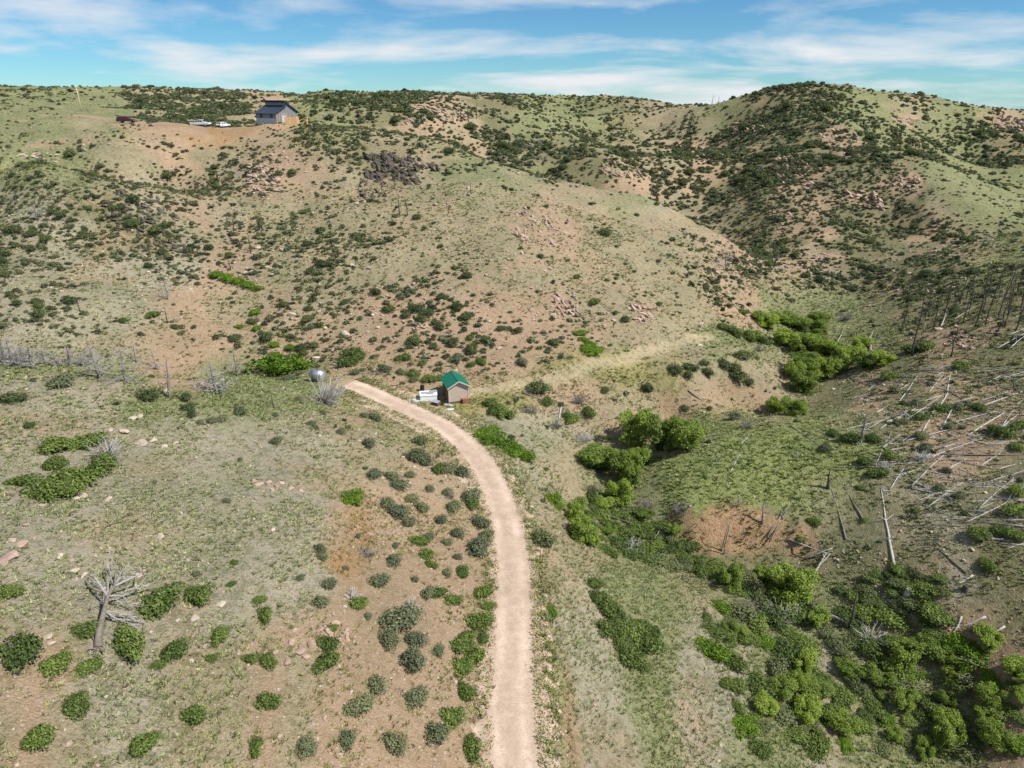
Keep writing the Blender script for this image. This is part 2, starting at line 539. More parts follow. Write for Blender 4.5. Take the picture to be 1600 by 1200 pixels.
for px_, py_, w_, h_ in PATCH:
    e_ = np.hypot((spx - px_) / (w_ * .6), (spy - py_) / (h_ * .6)) + fbm(gx, gy, 6, 4, px_) * .7
    f = ((1 - smooth01(.5, 1.1, e_)) * .85)[..., None]
    gcol = gcol * (1 - f) + np.array((.43, .305, .215)) * f
    gsoil = np.maximum(gsoil, f[..., 0])
e_ = np.hypot((spx - 1162) / 92, (spy - 833) / 40) + fbm(gx, gy, 2.5, 4, 13) * .45
f = ((1 - smooth01(.75, 1.05, e_)) * .95)[..., None]
gcol = gcol * (1 - f) + np.array((.53, .335, .205)) * f
e_ = np.hypot((spx - 330) / 150, (spy - 205) / 13) + fbm(gx, gy, 5, 3, 14) * .5
f = ((1 - smooth01(.7, 1.1, e_)) * .85)[..., None]
gcol = gcol * (1 - f) + np.array((.47, .315, .20)) * f
e_ = np.hypot((spx - 600) / 55, (spy - 622) / 22) + fbm(gx, gy, 5, 4, 3) * .8
f = ((1 - smooth01(.5, 1.2, e_)) * .8)[..., None]
gcol = gcol * (1 - f) + np.array((.47, .36, .26)) * f

nv = NR * NC
verts = np.stack([gx.ravel(), gy.ravel(), GZ.ravel()], 1)
idx = np.arange(nv).reshape(NR, NC)
faces = np.stack([idx[:-1, :-1], idx[:-1, 1:], idx[1:, 1:], idx[1:, :-1]], -1).reshape(-1, 4)


def np_mesh(name, verts, faces, smooth=False):
    """faces: array (n,3) or (n,4)"""
    me = bpy.data.meshes.new(name)
    verts = np.asarray(verts, np.float32); faces = np.asarray(faces, np.int32)
    k = faces.shape[1]
    me.vertices.add(len(verts)); me.vertices.foreach_set('co', verts.ravel())
    me.loops.add(faces.size); me.loops.foreach_set('vertex_index', faces.ravel())
    me.polygons.add(len(faces))
    me.polygons.foreach_set('loop_start', np.arange(0, faces.size, k, dtype=np.int32))
    me.polygons.foreach_set('loop_total', np.full(len(faces), k, np.int32))
    if smooth:
        me.polygons.foreach_set('use_smooth', np.ones(len(faces), bool))
    me.update(calc_edges=True)
    me.validate()
    return me


def set_props(o, label=None, cat=None, group=None, kind=None):
    if label: o['label'] = label
    if cat: o['category'] = cat
    if group: o['group'] = group
    if kind: o['kind'] = kind
    return o


COL = scene.collection


def link(name, me, mat=None, parent=None, loc=None):
    o = bpy.data.objects.new(name, me)
    COL.objects.link(o)
    if mat is not None and me is not None and not me.materials:
        me.materials.append(mat)
    if parent is not None:
        o.parent = parent
    if loc is not None:
        o.location = loc
    return o


me = np_mesh('terrain', verts, faces, True)
a = me.color_attributes.new('gcol', 'FLOAT_COLOR', 'POINT')
a.data.foreach_set('color', np.concatenate([gcol.reshape(-1, 3), np.ones((nv, 1))], 1).astype(np.float32).ravel())
a = me.attributes.new('soil', 'FLOAT', 'POINT')
a.data.foreach_set('value', gsoil.astype(np.float32).ravel())
set_props(link('hillside_terrain', me, M_GROUND), kind='structure')

# ---------------------------------------------------------------- the dirt road
M_ROAD, nt, bs = new_mat('road_gravel')
tc = nd(nt, 'ShaderNodeTexCoord')
rut = nd(nt, 'ShaderNodeAttribute', attribute_name='rut')
n1 = nd(nt, 'ShaderNodeTexNoise', Scale=0.9, Detail=8.0, Roughness=0.72)
n2 = nd(nt, 'ShaderNodeTexNoise', Scale=7.0, Detail=5.0, Roughness=0.75)
vo = nd(nt, 'ShaderNodeTexVoronoi', Scale=3.2)
n3 = nd(nt, 'ShaderNodeTexNoise', Scale=1.6, Detail=6.0, Roughness=0.8)
for n in (n1, n2, n3, vo):
    nt.links.new(tc.outputs['Object'], n.inputs['Vector'])
c = ramp(nt, n1.outputs['Fac'], 0.3, 0.72, (.37, .272, .200), (.56, .440, .340))
c = mixc(nt, rut.outputs['Fac'], c, (.63, .50, .395))
c = mixc(nt, ramp(nt, n2.outputs['Fac'], .5, .72, (0, 0, 0), (.9, .9, .9)), c, (.30, .205, .14))
c = mixc(nt, ramp(nt, n3.outputs['Fac'], .5, .66, (0, 0, 0), (.55, .55, .55)), c, (.36, .245, .165))
c = mixc(nt, ramp(nt, vo.outputs['Distance'], .06, .13, (.85, .85, .85), (0, 0, 0)), c, (.23, .175, .125))
nt.links.new(c, bs.inputs['Base Color'])
bp = nd(nt, 'ShaderNodeBump', Strength=0.5, Distance=0.06)
nt.links.new(n2.outputs['Fac'], bp.inputs['Height'])
nt.links.new(bp.outputs['Normal'], bs.inputs['Normal'])
seg = np.hypot(np.diff(RC[:, 0]), np.diff(RC[:, 1])); cum = np.concatenate([[0], np.cumsum(seg)])
sN = int(cum[-1] / 0.28); ss = np.linspace(0, cum[-1], sN)
rx = np.interp(ss, cum, RC[:, 0]); ry = np.interp(ss, cum, RC[:, 1]); rzz = np.interp(ss, cum, RC[:, 2])
tx = np.gradient(rx); ty = np.gradient(ry); tl = np.hypot(tx, ty); tx /= tl; ty /= tl
cw = np.linspace(-3.9, 3.9, 47)
X = rx[:, None] + ty[:, None] * cw; Yy = ry[:, None] - tx[:, None] * cw
fade = (1.2 + .10 * np.sin(ss * .21) + .08 * np.sin(ss * .47 + 1) + .85 * smooth01(cum[-1] - 26, cum[-1] - 14, ss) - 1.3 * smooth01(cum[-1] - 12, cum[-1], ss))[:, None]
edge = np.abs(cw)[None] + fbm(X, Yy, 5.0, 3, 65) * 0.5 + fbm(X, Yy, .6, 4, 66) * 1.3
rutp = np.exp(-((np.abs(cw[None] + fbm(X, Yy, 9, 2, 64) * .5) - 0.9) / 0.42) ** 2)
Z = H(X, Yy) + 0.10 - 0.21 * smooth01(1.75, 2.5, edge / fade) - rutp * 0.045 + fbm(X, Yy, .9, 3, 67) * .015
v = np.stack([X.ravel(), Yy.ravel(), Z.ravel()], 1)
ii = np.arange(sN * 47).reshape(sN, 47)
fa = np.stack([ii[:-1, :-1], ii[1:, :-1], ii[1:, 1:], ii[:-1, 1:]], -1).reshape(-1, 4)
me = np_mesh('road', v, fa[:, ::-1], True)
a = me.attributes.new('rut', 'FLOAT', 'POINT')
a.data.foreach_set('value', (np.broadcast_to(rutp, X.shape) * np.clip(.45 + .9 * fbm(X, Yy, 3, 4, 68), 0, 1)).astype(np.float32).ravel())
set_props(link('dirt_road', me, M_ROAD), kind='structure')
# ---------------------------------------------------------------- building blocks for plants, wood and rock
def leaf_cloud(n, seed, lobes, size, flat=0.8, droop=0.0, cover=1.05):
    """n leaf sprays on the skins of several lobes; lobes: (x, y, z, r)"""
    g = np.random.default_rng(seed)
    L = np.array(lobes, float)
    w = L[:, 3] ** 2; w /= w.sum()
    k = g.choice(len(L), n, p=w)
    d = g.normal(size=(n, 3)); d[:, 2] = np.abs(d[:, 2]) * 0.9 + g.normal(size=n) * 0.35
    d /= np.linalg.norm(d, axis=1)[:, None]
    rr = L[k, 3] * (g.uniform(0.35, cover, n) ** 0.6) * np.where(g.uniform(0, 1, n) < .12, g.uniform(1, 1.35, n), 1)
    c = L[k, :3] + d * rr[:, None] * np.array([1, 1, flat])
    c[:, 2] = np.maximum(c[:, 2] - droop * np.hypot(c[:, 0], c[:, 1]), 0.02)
    nrm = d + g.normal(size=(n, 3)) * 0.55 + np.array([0, 0, 0.25]); nrm /= np.linalg.norm(nrm, axis=1)[:, None]
    t = np.cross(nrm, g.normal(size=(n, 3))); t /= np.linalg.norm(t, axis=1)[:, None]
    b = np.cross(nrm, t)
    s = (size * g.uniform(0.55, 1.35, n))[:, None]
    v = np.stack([c - t * s, c - b * s * 0.55 + nrm * s * .15, c + t * s, c + b * s * 0.55 + nrm * s * .15], 1).reshape(-1, 3)
    tone = np.repeat(g.uniform(0, 1, n), 4)
    # twigs from the root out to the leaf sprays
    m = max(10, n // 16); e = c[g.choice(n, m)]; a = np.zeros((m, 3)); a[:, 2] = -.06
    sd_ = np.stack([-e[:, 1], e[:, 0], 0 * e[:, 0]], 1); sd_ /= np.linalg.norm(sd_, axis=1)[:, None] + 1e-6
    v2 = np.stack([a - sd_ * .018, a + sd_ * .018, e + sd_ * .008, e - sd_ * .008], 1).reshape(-1, 3)
    v = np.concatenate([v, v2]); tone = np.concatenate([tone, np.zeros(m * 4)])
    f = np.arange((n + m) * 4).reshape(-1, 4)
    return v, f, tone


def tube(pts, rad, sides=5):
    pts = np.asarray(pts, float); n = len(pts)
    t = np.gradient(pts, axis=0); t /= np.linalg.norm(t, axis=1)[:, None] + 1e-9
    ref = np.array([0, 0, 1.0]) if abs(t[0, 2]) < 0.9 else np.array([1.0, 0, 0])
    V = []
    for i in range(n):
        a = np.cross(t[i], ref); a /= np.linalg.norm(a) + 1e-9
        b = np.cross(t[i], a)
        for s in range(sides):
            th = 2 * math.pi * s / sides
            V.append(pts[i] + (a * math.cos(th) + b * math.sin(th)) * rad[i])
    F = []
    for i in range(n - 1):
        for s in range(sides):
            s2 = (s + 1) % sides
            F.append((i * sides + s, i * sides + s2, (i + 1) * sides + s2, (i + 1) * sides + s))
    c0 = len(V); V.append(pts[0]); V.append(pts[-1])
    for s in range(sides):
        s2 = (s + 1) % sides
        F.append((c0, s2, s, s)); F.append((c0 + 1, (n - 1) * sides + s, (n - 1) * sides + s2, (n - 1) * sides + s2))
    return np.array(V), F


class Parts:
    """collects polygons for ONE mesh"""
    def __init__(self):
        self.v = []; self.f = []; self.n = 0

    def add(self, v, f):
        v = np.asarray(v, float)
        for q in f:
            q = [int(i) + self.n for i in q]
            q = [a for i, a in enumerate(q) if a != q[i - 1]]
            self.f.append(q)
        self.v.append(v); self.n += len(v)

    def tube(self, pts, rad, sides=5):
        v, f = tube(pts, rad, sides); self.add(v, f)

    def box(self, c, s, rz=0.0, top=1.0):
        x, y, z = s[0] / 2, s[1] / 2, s[2] / 2
        v = [(-x, -y, -z), (x, -y, -z), (x, y, -z), (-x, y, -z), (-x * top, -y * top, z), (x * top, -y * top, z), (x * top, y * top, z), (-x * top, y * top, z)]
        cr, sr = math.cos(rz), math.sin(rz)
        v = [(c[0] + a * cr - b * sr, c[1] + a * sr + b * cr, c[2] + d) for a, b, d in v]
        self.add(v, [(0, 3, 2, 1), (4, 5, 6, 7), (0, 1, 5, 4), (1, 2, 6, 5), (2, 3, 7, 6), (3, 0, 4, 7)])

    def prism(self, outline, y0, y1):
        """outline in x,z pushed along y"""
        n = len(outline)
        v = [(x, y0, z) for x, z in outline] + [(x, y1, z) for x, z in outline]
        f = [tuple(range(n)), tuple(range(2 * n - 1, n - 1, -1))]
        f += [(i, i + n, (i + 1) % n + n, (i + 1) % n) for i in range(n)]
        self.add(v, f)

    def mesh(self, name, smooth=False):
        me = bpy.data.meshes.new(name)
        me.from_pydata([tuple(p) for p in np.concatenate(self.v)], [], self.f)
        me.update()
        bm = bmesh.new(); bm.from_mesh(me)
        bmesh.ops.recalc_face_normals(bm, faces=bm.faces)
        bm.to_mesh(me); bm.free()
        if smooth:
            for p in me.polygons: p.use_smooth = True
        return me


def leaf_mat(name, dark, light, sat_var=0.5, instanced=False, trans=0.25):
    m = bpy.data.materials.new(name); m.use_nodes = True
    nt = m.node_tree; nt.nodes.clear()
    out = nd(nt, 'ShaderNodeOutputMaterial')
    tone = nd(nt, 'ShaderNodeAttribute', attribute_name='tone')
    oi = nd(nt, 'ShaderNodeObjectInfo')
    c = mixc(nt, tone.outputs['Fac'], dark, light)
    v = ramp(nt, oi.outputs['Random'], 0, 1, (1 - sat_var * .55, 1 - sat_var * .5, 1 - sat_var * .3), (1 + sat_var * .5, 1 + sat_var * .4, 1 + sat_var * .25))
    c = mixc(nt, 1.0, c, v, 'MULTIPLY')
    if instanced:
        ta = nd(nt, 'ShaderNodeAttribute', attribute_name='tint', attribute_type='INSTANCER')
        c = mixc(nt, 1.0, c, ta.outputs['Color'], 'MULTIPLY')
    d = nd(nt, 'ShaderNodeBsdfPrincipled', Roughness=0.6)
    d.inputs['Specular IOR Level'].default_value = 0.12
    t = nd(nt, 'ShaderNodeBsdfTranslucent')
    nt.links.new(c, d.inputs['Base Color'])
    nt.links.new(mixc(nt, 1.0, c, (1.2, 1.3, .6), 'MULTIPLY'), t.inputs['Color'])
    mx = nd(nt, 'ShaderNodeMixShader'); mx.inputs[0].default_value = trans
    nt.links.new(d.outputs[0], mx.inputs[1]); nt.links.new(t.outputs[0], mx.inputs[2])
    nt.links.new(mx.outputs[0], out.inputs['Surface'])
    return m


def leaf_mesh(name, mat, n, seed, lobes, size, flat=0.8, droop=0.0):
    v, f, tone = leaf_cloud(n, seed, lobes, size, flat, droop)
    me = np_mesh(name, v, f)
    a = me.attributes.new('tone', 'FLOAT', 'POINT'); a.data.foreach_set('value', tone.astype(np.float32))
    me.materials.append(mat)
    return me


def rand_lobes(seed, k, spread=0.55, r0=0.35, r1=0.6, zc=0.35, elong=1.0):
    g = np.random.default_rng(seed); out = [(0, 0, zc * .8, r1 * 1.05)]
    for i in range(k):
        a = g.uniform(0, 2 * math.pi); q = spread * math.sqrt(g.uniform(0.02, 1))
        out.append((q * math.cos(a) * elong, q * math.sin(a), zc * g.uniform(0.5, 1.25) * (1 - 0.45 * q), g.uniform(r0, r1)))
    return out


M_SAGE = leaf_mat('sage_leaf', (.098, .115, .060), (.240, .262, .148), .45)
M_DARK = leaf_mat('mahogany_leaf', (.052, .074, .028), (.160, .195, .080), .5)
M_MID = leaf_mat('snowberry_leaf', (.056, .090, .022), (.195, .262, .070), .6)
M_BRIGHT = leaf_mat('currant_leaf', (.065, .125, .012), (.200, .315, .036), .3)
M_WILLOW = leaf_mat('willow_leaf', (.095, .150, .022), (.330, .430, .090), .55, trans=.35)
M_PALE = leaf_mat('rabbitbrush_leaf', (.10, .12, .05), (.23, .26, .12), .3)
M_FAR = leaf_mat('far_shrub_leaf', (.070, .084, .042), (.190, .212, .115), .6, instanced=True, trans=.15)
M_TUFT = leaf_mat('grass_blade', (.60, .62, .50), (1.08, 1.06, .90), .4, instanced=True, trans=.08)
M_TWIG = plain_mat('twig_bark', (.17, .145, .125), .85, .3, 6)
M_DEAD = plain_mat('weathered_wood', (.205, .185, .165), .8, .3, 5, bump=.3)
M_TWIGS = plain_mat('silver_twigs', (.31, .29, .27), .8, .25, 5)
M_PALEWOOD = plain_mat('bleached_wood', (.43, .41, .38), .8, .25, 5, bump=.3)
M_BURNT = plain_mat('burnt_wood', (.085, .072, .064), .85, .5, 3, bump=.4)
M_GREYBROWN = plain_mat('barkless_wood', (.185, .155, .13), .85, .35, 4, bump=.4)

# prototype plants (unit radius about 1)
LEAF = {}
for s in range(4):
    LEAF['sage', s] = leaf_mesh('sage_foliage', M_SAGE, 1500, 100 + s, rand_lobes(100 + s, 11), .072, .9)
    LEAF['dark', s] = leaf_mesh('dark_foliage', M_DARK, 1300, 200 + s, rand_lobes(200 + s, 9), .076, .9)
    LEAF['mid', s] = leaf_mesh('mid_foliage', M_MID, 1700, 300 + s, rand_lobes(300 + s, 11, .62, .3, .5, .32), .066, .8)
    LEAF['bright', s] = leaf_mesh('bright_foliage', M_BRIGHT, 2000, 400 + s, rand_lobes(400 + s, 14, .68, .28, .46, .28), .066, .7)
    LEAF['pale', s] = leaf_mesh('pale_foliage', M_PALE, 1200, 500 + s, rand_lobes(500 + s, 10), .07, .8)
    g = np.random.default_rng(600 + s)
    lb = [(.62 * math.cos(a) * q, .62 * math.sin(a) * q, z, r) for a, q, z, r in
          zip(g.uniform(0, 6.28, 34), np.sqrt(g.uniform(0, 1, 34)) * 1.15, g.uniform(.2, 1.35, 34), g.uniform(.16, .36, 34))]
    LEAF['willow', s] = leaf_mesh('willow_foliage', M_WILLOW, 6500, 600 + s, lb, .046, 1.15)


def stems_mesh(seed, k=9, h=.75):
    g = np.random.default_rng(seed); p = Parts()
    for i in range(k):
        a = g.uniform(0, 6.28); r = g.uniform(.2, .6)
        top = np.array([r * math.cos(a), r * math.sin(a), g.uniform(.5, 1) * h])
        p.tube([(top[0] * .1, top[1] * .1, -.12), top * .55 + g.normal(size=3) * .05, top], [.028, .02, .008], 4)
    return p.mesh('stems')


STEMS = [stems_mesh(s) for s in range(3)]
TRUNKS = [stems_mesh(20 + s, 7, 1.3) for s in range(3)]
for m_ in STEMS + TRUNKS:
    m_.materials.append(M_TWIG)

SHRUB_BOOK = []      # everything placed as an individual shrub: (x, y, radius)
ncount = {}


def shrub(kind, p, r, h=None, label=None, group=None, stems=False, name='shrub', cat='shrub', sq=1.0, rz=None):
    """a shrub standing at p with radius r"""
    ncount[kind] = ncount.get(kind, 0) + 1
    k = random.randrange(4)
    if name == 'shrub' and kind in ('mid', 'bright'):
        name = cat = 'bush'
    if name == 'shrub' and kind == 'sage':
        name = cat = 'sagebrush'
    h = (r * random.uniform(.85, 1.2)) if h is None else h
    rz = random.uniform(0, 6.28) if rz is None else rz
    if stems:
        o = link(name, None)
        o.location = p
        c = link('crown' if kind == 'willow' else 'foliage', LEAF[kind, k], parent=o)
        t = link('trunk' if kind == 'willow' else 'stems', (TRUNKS if kind == 'willow' else STEMS)[k % 3], parent=o)
        o.empty_display_size = .3
    else:
        o = link(name, LEAF[kind, k]); o.location = p
    if sq == 1.0:
        sq = random.uniform(.78, 1.3)
    o.scale = (r * sq, r / sq, h)
    o.rotation_euler = (0, 0, rz)
    set_props(o, label, cat, group)
    SHRUB_BOOK.append((p[0], p[1], r))
    return o


def shrubs(rows, kind, label, group, **kw):
    for px, py, w in rows:
        p = ground_at(px, py)
        r = w * mpp(p) * 0.60
        p.z -= 0.06 * r
        lb, gp = label, group
        if group and len(rows) > 10:
            lb = ('broad ' if r > 1.25 else 'tiny ' if r < .62 else 'medium sized ') + label
            gp = ('broad ' if r > 1.25 else 'tiny ' if r < .62 else 'medium ') + group
        shrub(kind, p, r, label=lb, group=gp, **kw)


# ---------------------------------------------------------------- shrubs one can pick out in the photograph
shrubs([(445,578,64)], 'bright', 'wide bright green low bush beside the silver water tank', None, stems=True, sq=1.45, rz=0)
shrubs([(553,782,42)], 'bright', 'round bright green bush alone at the edge of the orange bank', None, stems=True)
shrubs([(255,944,66)], 'mid', 'large olive green bush right of the toppled dead tree', None, stems=True)
shrubs([(35,1017,76)], 'mid', 'broad dark green bush left of the toppled dead tree', None, stems=True)
shrubs([(140,990,50),(198,1015,66)], 'mid', 'green bush growing at the root of the toppled dead tree', 'bushes at the toppled tree', stems=True)
shrubs([(92,604,40)], 'sage', 'round grey sagebrush on the grassy crest below the dead trees', None, stems=True)
shrubs([(25,628,34),(14,626,24),(48,668,18)], 'dark', 'dark shrub on the open grass of the crest', 'dark shrubs on the crest')
shrubs([(232,624,32)], 'dark', 'dark shrub beside the pink boulder on the crest', None)
shrubs([(288,625,22),(294,640,24),(302,650,20)], 'dark', 'dark shrub in a short row running down from the crest', 'short row of dark shrubs')
shrubs([(330,660,18),(346,658,22),(312,662,14)], 'sage', 'small grey shrub on the grass below the row of dark shrubs', 'small grey shrubs below the row')
shrubs([(82,702,56),(140,697,60),(88,732,46),(155,735,52),(118,752,72),(72,774,62),(35,757,42),(105,775,54)], 'mid',
       'green bush in the clump around the silver dead juniper', 'green clump around the dead juniper', stems=True)
shrubs([(430,693,20),(486,665,18),(468,628,18),(505,647,14),(570,652,16),(585,655,24),(430,650,12),(375,720,12),(355,785,16),(500,860,22),(505,872,20),(308,900,14),(240,755,10),(470,905,16)], 'sage',
       'small grey shrub on the pale open grass above the bank', 'small shrubs on the open grass')
shrubs([(15,930,40),(312,938,50),(340,998,34),(268,1022,44),(88,1042,52),(248,1042,22),(415,965,34),(390,1032,30),(300,932,30),(418,1035,32),(365,880,14),(405,940,22),(362,915,16),(330,1030,20),(140,1045,40),(120,1105,50),(300,1120,44),(420,1100,40),(220,1172,50),(60,1165,56),(400,1170,36)], 'mid',
       'green bush on the stony foreground slope', 'green bushes on the stony foreground', stems=False)
shrubs([(655,692,26),(650,718,34),(665,724,30),(700,738,28),(720,742,28),(577,697,26),(584,745,26),(612,748,26),(626,762,30),(604,790,26),(625,806,36),(645,782,24),(660,797,24),(672,766,18),(640,820,24),
        (700,772,22),(712,796,28),(738,780,34),(752,820,30),(760,838,22),(748,862,42),(716,836,24),(700,850,18),(615,882,32),(592,912,34),(648,908,14),(668,932,26),(618,855,14),
        (500,945,30),(514,915,28),(540,890,12),(620,978,60),(605,1005,40),(650,1005,36),(645,1038,46),(685,1020,24),(575,965,16),(560,840,12),(700,898,18),(715,872,16),(640,745,18),(690,815,22),(670,842,20),(560,1110,50),(650,1095,46),(620,1170,46),(480,1172,40),(590,1080,36),(680,1150,44),(545,1160,34)], 'sage',
       'grey green sagebrush rooted in the tan cut bank above the road', 'sagebrush on the cut bank')
shrubs([(690,735,32),(735,790,30),(655,850,30),(668,868,28),(675,885,20),(560,945,32),(682,932,32),(708,940,32),(722,898,28),(758,930,34),(762,948,22),(745,972,44),(728,1002,36),(738,1030,48),(715,1010,40),(515,1012,40),(508,1040,50),(720,1045,44),(520,985,22),(755,1000,22),(705,1125,50),(738,1172,40),(730,1090,40)], 'mid',
       'green shrub rooted in the tan cut bank above the road', 'green shrubs on the cut bank')
shrubs([(755,680,34),(772,690,36),(790,700,36),(806,708,36),(820,716,34),(764,676,30),(798,708,30)], 'bright', 'bright green bush in the long low strip beside the road bend', 'bright strip beside the road bend', stems=True)
shrubs([(862,782,30),(872,795,22)], 'bright', 'bright green bush on the slope between road and creek', 'bright bushes between road and creek')
shrubs([(765,632,26),(780,648,32),(795,652,26),(772,645,26)], 'mid', 'olive bush on the flat behind the shed', 'olive bushes behind the shed')
shrubs([(850,850,40)], 'pale', 'pale green brush on the verge of the dirt road', None)
shrubs([(862,958,24)], 'bright', 'small bright bush on the yellow verge of the road', None)
shrubs([(928,915,30),(930,935,34),(945,950,40),(960,965,40),(950,985,44),(970,985,46),(985,1000,50),(1000,985,44),(1005,1012,48),(985,1030,48),(1015,990,34),(970,1010,40),(1000,1040,36)], 'mid',
       'rich green bush in the dense patch on the bank below the road', 'dense green patch below the road', stems=True)
shrubs([(1055,582,26),(1080,578,26),(1075,590,18),(1100,570,14),(1130,572,26),(1160,560,30),(1150,590,34),(1145,580,24),(1105,585,20),(1170,600,20),(945,612,16),(1010,612,22),(1070,640,14),(1110,640,12),(840,610,36),(877,635,14)], 'dark',
       'dark shrub on the flat between the grassy track and the creek', 'dark shrubs on the creek flat')
shrubs([(895,660,30),(920,648,26),(885,652,20),(855,630,26)], 'mid', 'yellow green bush near the grey brush piles', 'bushes near the brush piles')
shrubs([(550,560,46),(542,570,34),(630,562,30),(598,575,16),(645,588,20),(672,595,26),(690,592,20),(735,530,16),(750,568,22),(738,572,18),(660,570,16)], 'mid', 'green bush at the foot of the stony hill', 'green bushes at the hill foot', stems=True)
shrubs([(915,546,26),(930,552,30),(922,540,20),(908,522,22),(912,532,18)], 'bright', 'bright green bush on the hill foot above the grassy track', 'bright bushes above the track')
shrubs([(607,485,22),(930,474,20),(240,494,24),(900,433,14),(1030,478,14)], 'mid', 'single green bush standing out on the stony hillside', 'single green bushes on the hillside')
shrubs([(340,432,24),(355,436,24),(368,442,24),(385,447,22),(400,452,18),(398,490,20),(402,515,16),(372,512,14),(430,540,18),(455,545,20),(428,555,16),(455,560,22)], 'bright', 'bright green bush in the draw behind the crest', 'bright bushes in the draw')
shrubs([(1130,514,28),(1142,520,28),(1152,526,22),(1160,490,22),(1170,530,34),(1200,538,24),(1185,533,24)], 'mid', 'green bush on the grass slope by the upper creek', 'bushes by the upper creek')

# willows along the creek
def willows(rows, label, group, kind='willow'):
    for px, py, w, hpx in rows:
        p = ground_at(px, py); m = mpp(p)
        r = w * m * .58; h = hpx * m / 1.6 / .93 * (.66 if py < 660 else .9)
        p.z -= .05
        shrub(kind, p, r, h, label, group, stems=True, name='willow_tree', cat='willow')


willows([(990,690,52,56)], 'upright round willow at the bend of the creek', None)
willows([(1030,704,60,60),(1068,702,56,52)], 'broad yellow green willow beside the grassy knoll', 'broad willow pair by the knoll')
willows([(937,732,60,42)], 'pale green round willow in the creek below the brush pile', None)
willows([(1000,728,40,32)], 'small yellowish willow under the broad willow pair', None)
willows([(980,752,56,48)], 'bright round willow in front of the pale willow', None)
willows([(966,785,38,40)], 'dark shaded willow at the foot of the grassy knoll', None)
willows([(1212,645,36,34),(1238,646,40,36)], 'round willow at the lower end of the creek thicket', 'willows ending the thicket')
willows([(1250,610,50,46),(1262,585,54,48),(1240,590,40,40),(1285,590,44,40),(1225,540,40,36),(1250,550,48,40),(1200,512,40,28),(1222,505,40,26),(1245,512,36,24),(1270,520,40,32),(1290,555,46,38),(1310,580,44,36),(1330,565,46,36),
         (1268,545,44,36),(1185,500,26,20),(1350,575,40,30),(1280,500,34,18),(1375,570,40,30),(1345,545,34,28)], 'green willow in the thicket filling the upper creek', 'upper creek willow thicket')

poly_mid = [(890,790),(930,770),(985,800),(1050,830),(1090,872),(1240,912),(1250,940),(1180,940),(1120,905),(1030,880),(960,870),(905,850)]
poly_low = [(1095,960),(1160,935),(1240,950),(1330,960),(1420,950),(1490,940),(1540,1000),(1600,1040),(1600,1180),(1180,1180),(1110,1040)]
poly_rt = [(1300,930),(1400,880),(1470,900),(1480,950),(1400,960)]


def inside(px, py, poly):
    c = False; n = len(poly)
    for i in range(n):
        x0, y0 = poly[i]; x1, y1 = poly[i - 1]
        if (y0 > py) != (y1 > py) and px < (x1 - x0) * (py - y0) / (y1 - y0) + x0:
            c = not c
    return c


def fill(poly, n, wmin, wmax, kinds, label, group, tall=(.55, .95), tries=6000, sep=.45):
    got = []
    xs = [p[0] for p in poly]; ys = [p[1] for p in poly]
    for _ in range(tries):
        if len(got) >= n: break
        px = random.uniform(min(xs), max(xs)); py = random.uniform(min(ys), max(ys))
        if not inside(px, py, poly): continue
        w = random.uniform(wmin, wmax)
        if any(math.hypot(px - a, (py - b) * 1.2) < sep * (w + c) * .5 for a, b, c in got): continue
        got.append((px, py, w))
        p = ground_at(px, py); r = w * mpp(p) * .56
        kd = random.choice(kinds); p.z -= .05 * r
        hh = r * random.uniform(*tall)
        if kd == 'willow':
            z_ = 'tall ' if hh > 1.7 else 'low '
            shrub(kd, p, r, hh, z_ + label[1], z_ + group[1], stems=True, name='willow_tree', cat='willow')
        else:
            z_ = {'mid': 'olive ', 'bright': 'bright ', 'pale': 'pale ', 'dark': 'dull '}[kd]
            shrub(kd, p, r, hh, z_ + label[0], z_ + group[0])


fill(poly_mid, 64, 26, 52, ['mid', 'mid', 'willow', 'mid', 'pale'],
     ('green shrub crowding the creek bed below the eroded bank', 'green willow crowding the creek bed below the eroded bank'),
     ('creek bed shrubs below the eroded bank', 'creek bed willows below the eroded bank'))
fill(poly_low, 120, 26, 56, ['mid', 'willow', 'mid', 'willow', 'mid', 'pale', 'bright'],
     ('lush green shrub in the thicket at the lower creek', 'lush green willow in the thicket at the lower creek'),
     ('lower creek shrubs', 'lower creek willows'))
fill(poly_rt, 22, 24, 44, ['mid', 'dark'],
     ('low dark green shrub on the slope around the white stump', ''), ('shrubs around the white stump', ''), tall=(.4, .6))
willows([(1232,935,66,60)], 'tall dark green willow beside the dead branches in the creek', None)
shrubs([(1535,838,40),(1590,800,36),(1560,830,30),(1590,842,34),(1545,885,30),(1590,770,30),(1330,690,34),(1365,690,30),(1300,680,20),(1390,715,24),(1372,742,34),(1350,725,26),(1560,680,40),(1590,670,30),(1470,640,30),(1440,655,24),(1500,575,30),(1450,545,30),(1420,550,30),(1390,590,30),(1250,845,20),(1270,820,24),(1350,815,14),(1430,800,16),(1345,765,14),(1590,700,24),(1530,640,22)], 'mid',
       'green bush among the fallen trunks on the burnt slope', 'bushes among the fallen trunks')

# ---------------------------------------------------------------- shrub cover of the hills
DENS = """
22116666235475354233324677414234
11111011366665788766578875465567
53466665434553334887667877763223
67877644322221111111267887777322
77677655545532111111145888888643
77665544544443322211135537888765
55443322554457864222134321124444
22212223454457875321111111222222
11111112233444554311112211222222
11111111111001122111111111122222
11111111111111111111111111122222
11111111111111111111111111112222
11111111111111111110000000112222
11111111111111111110000000112222
11111111111111111110001111222222
11111111111111111111111111112222
11111111111111111111111111112222
11111111111111111111111111111111
""".split()
DM = np.array([[int(ch) for ch in r] for r in DENS], float)


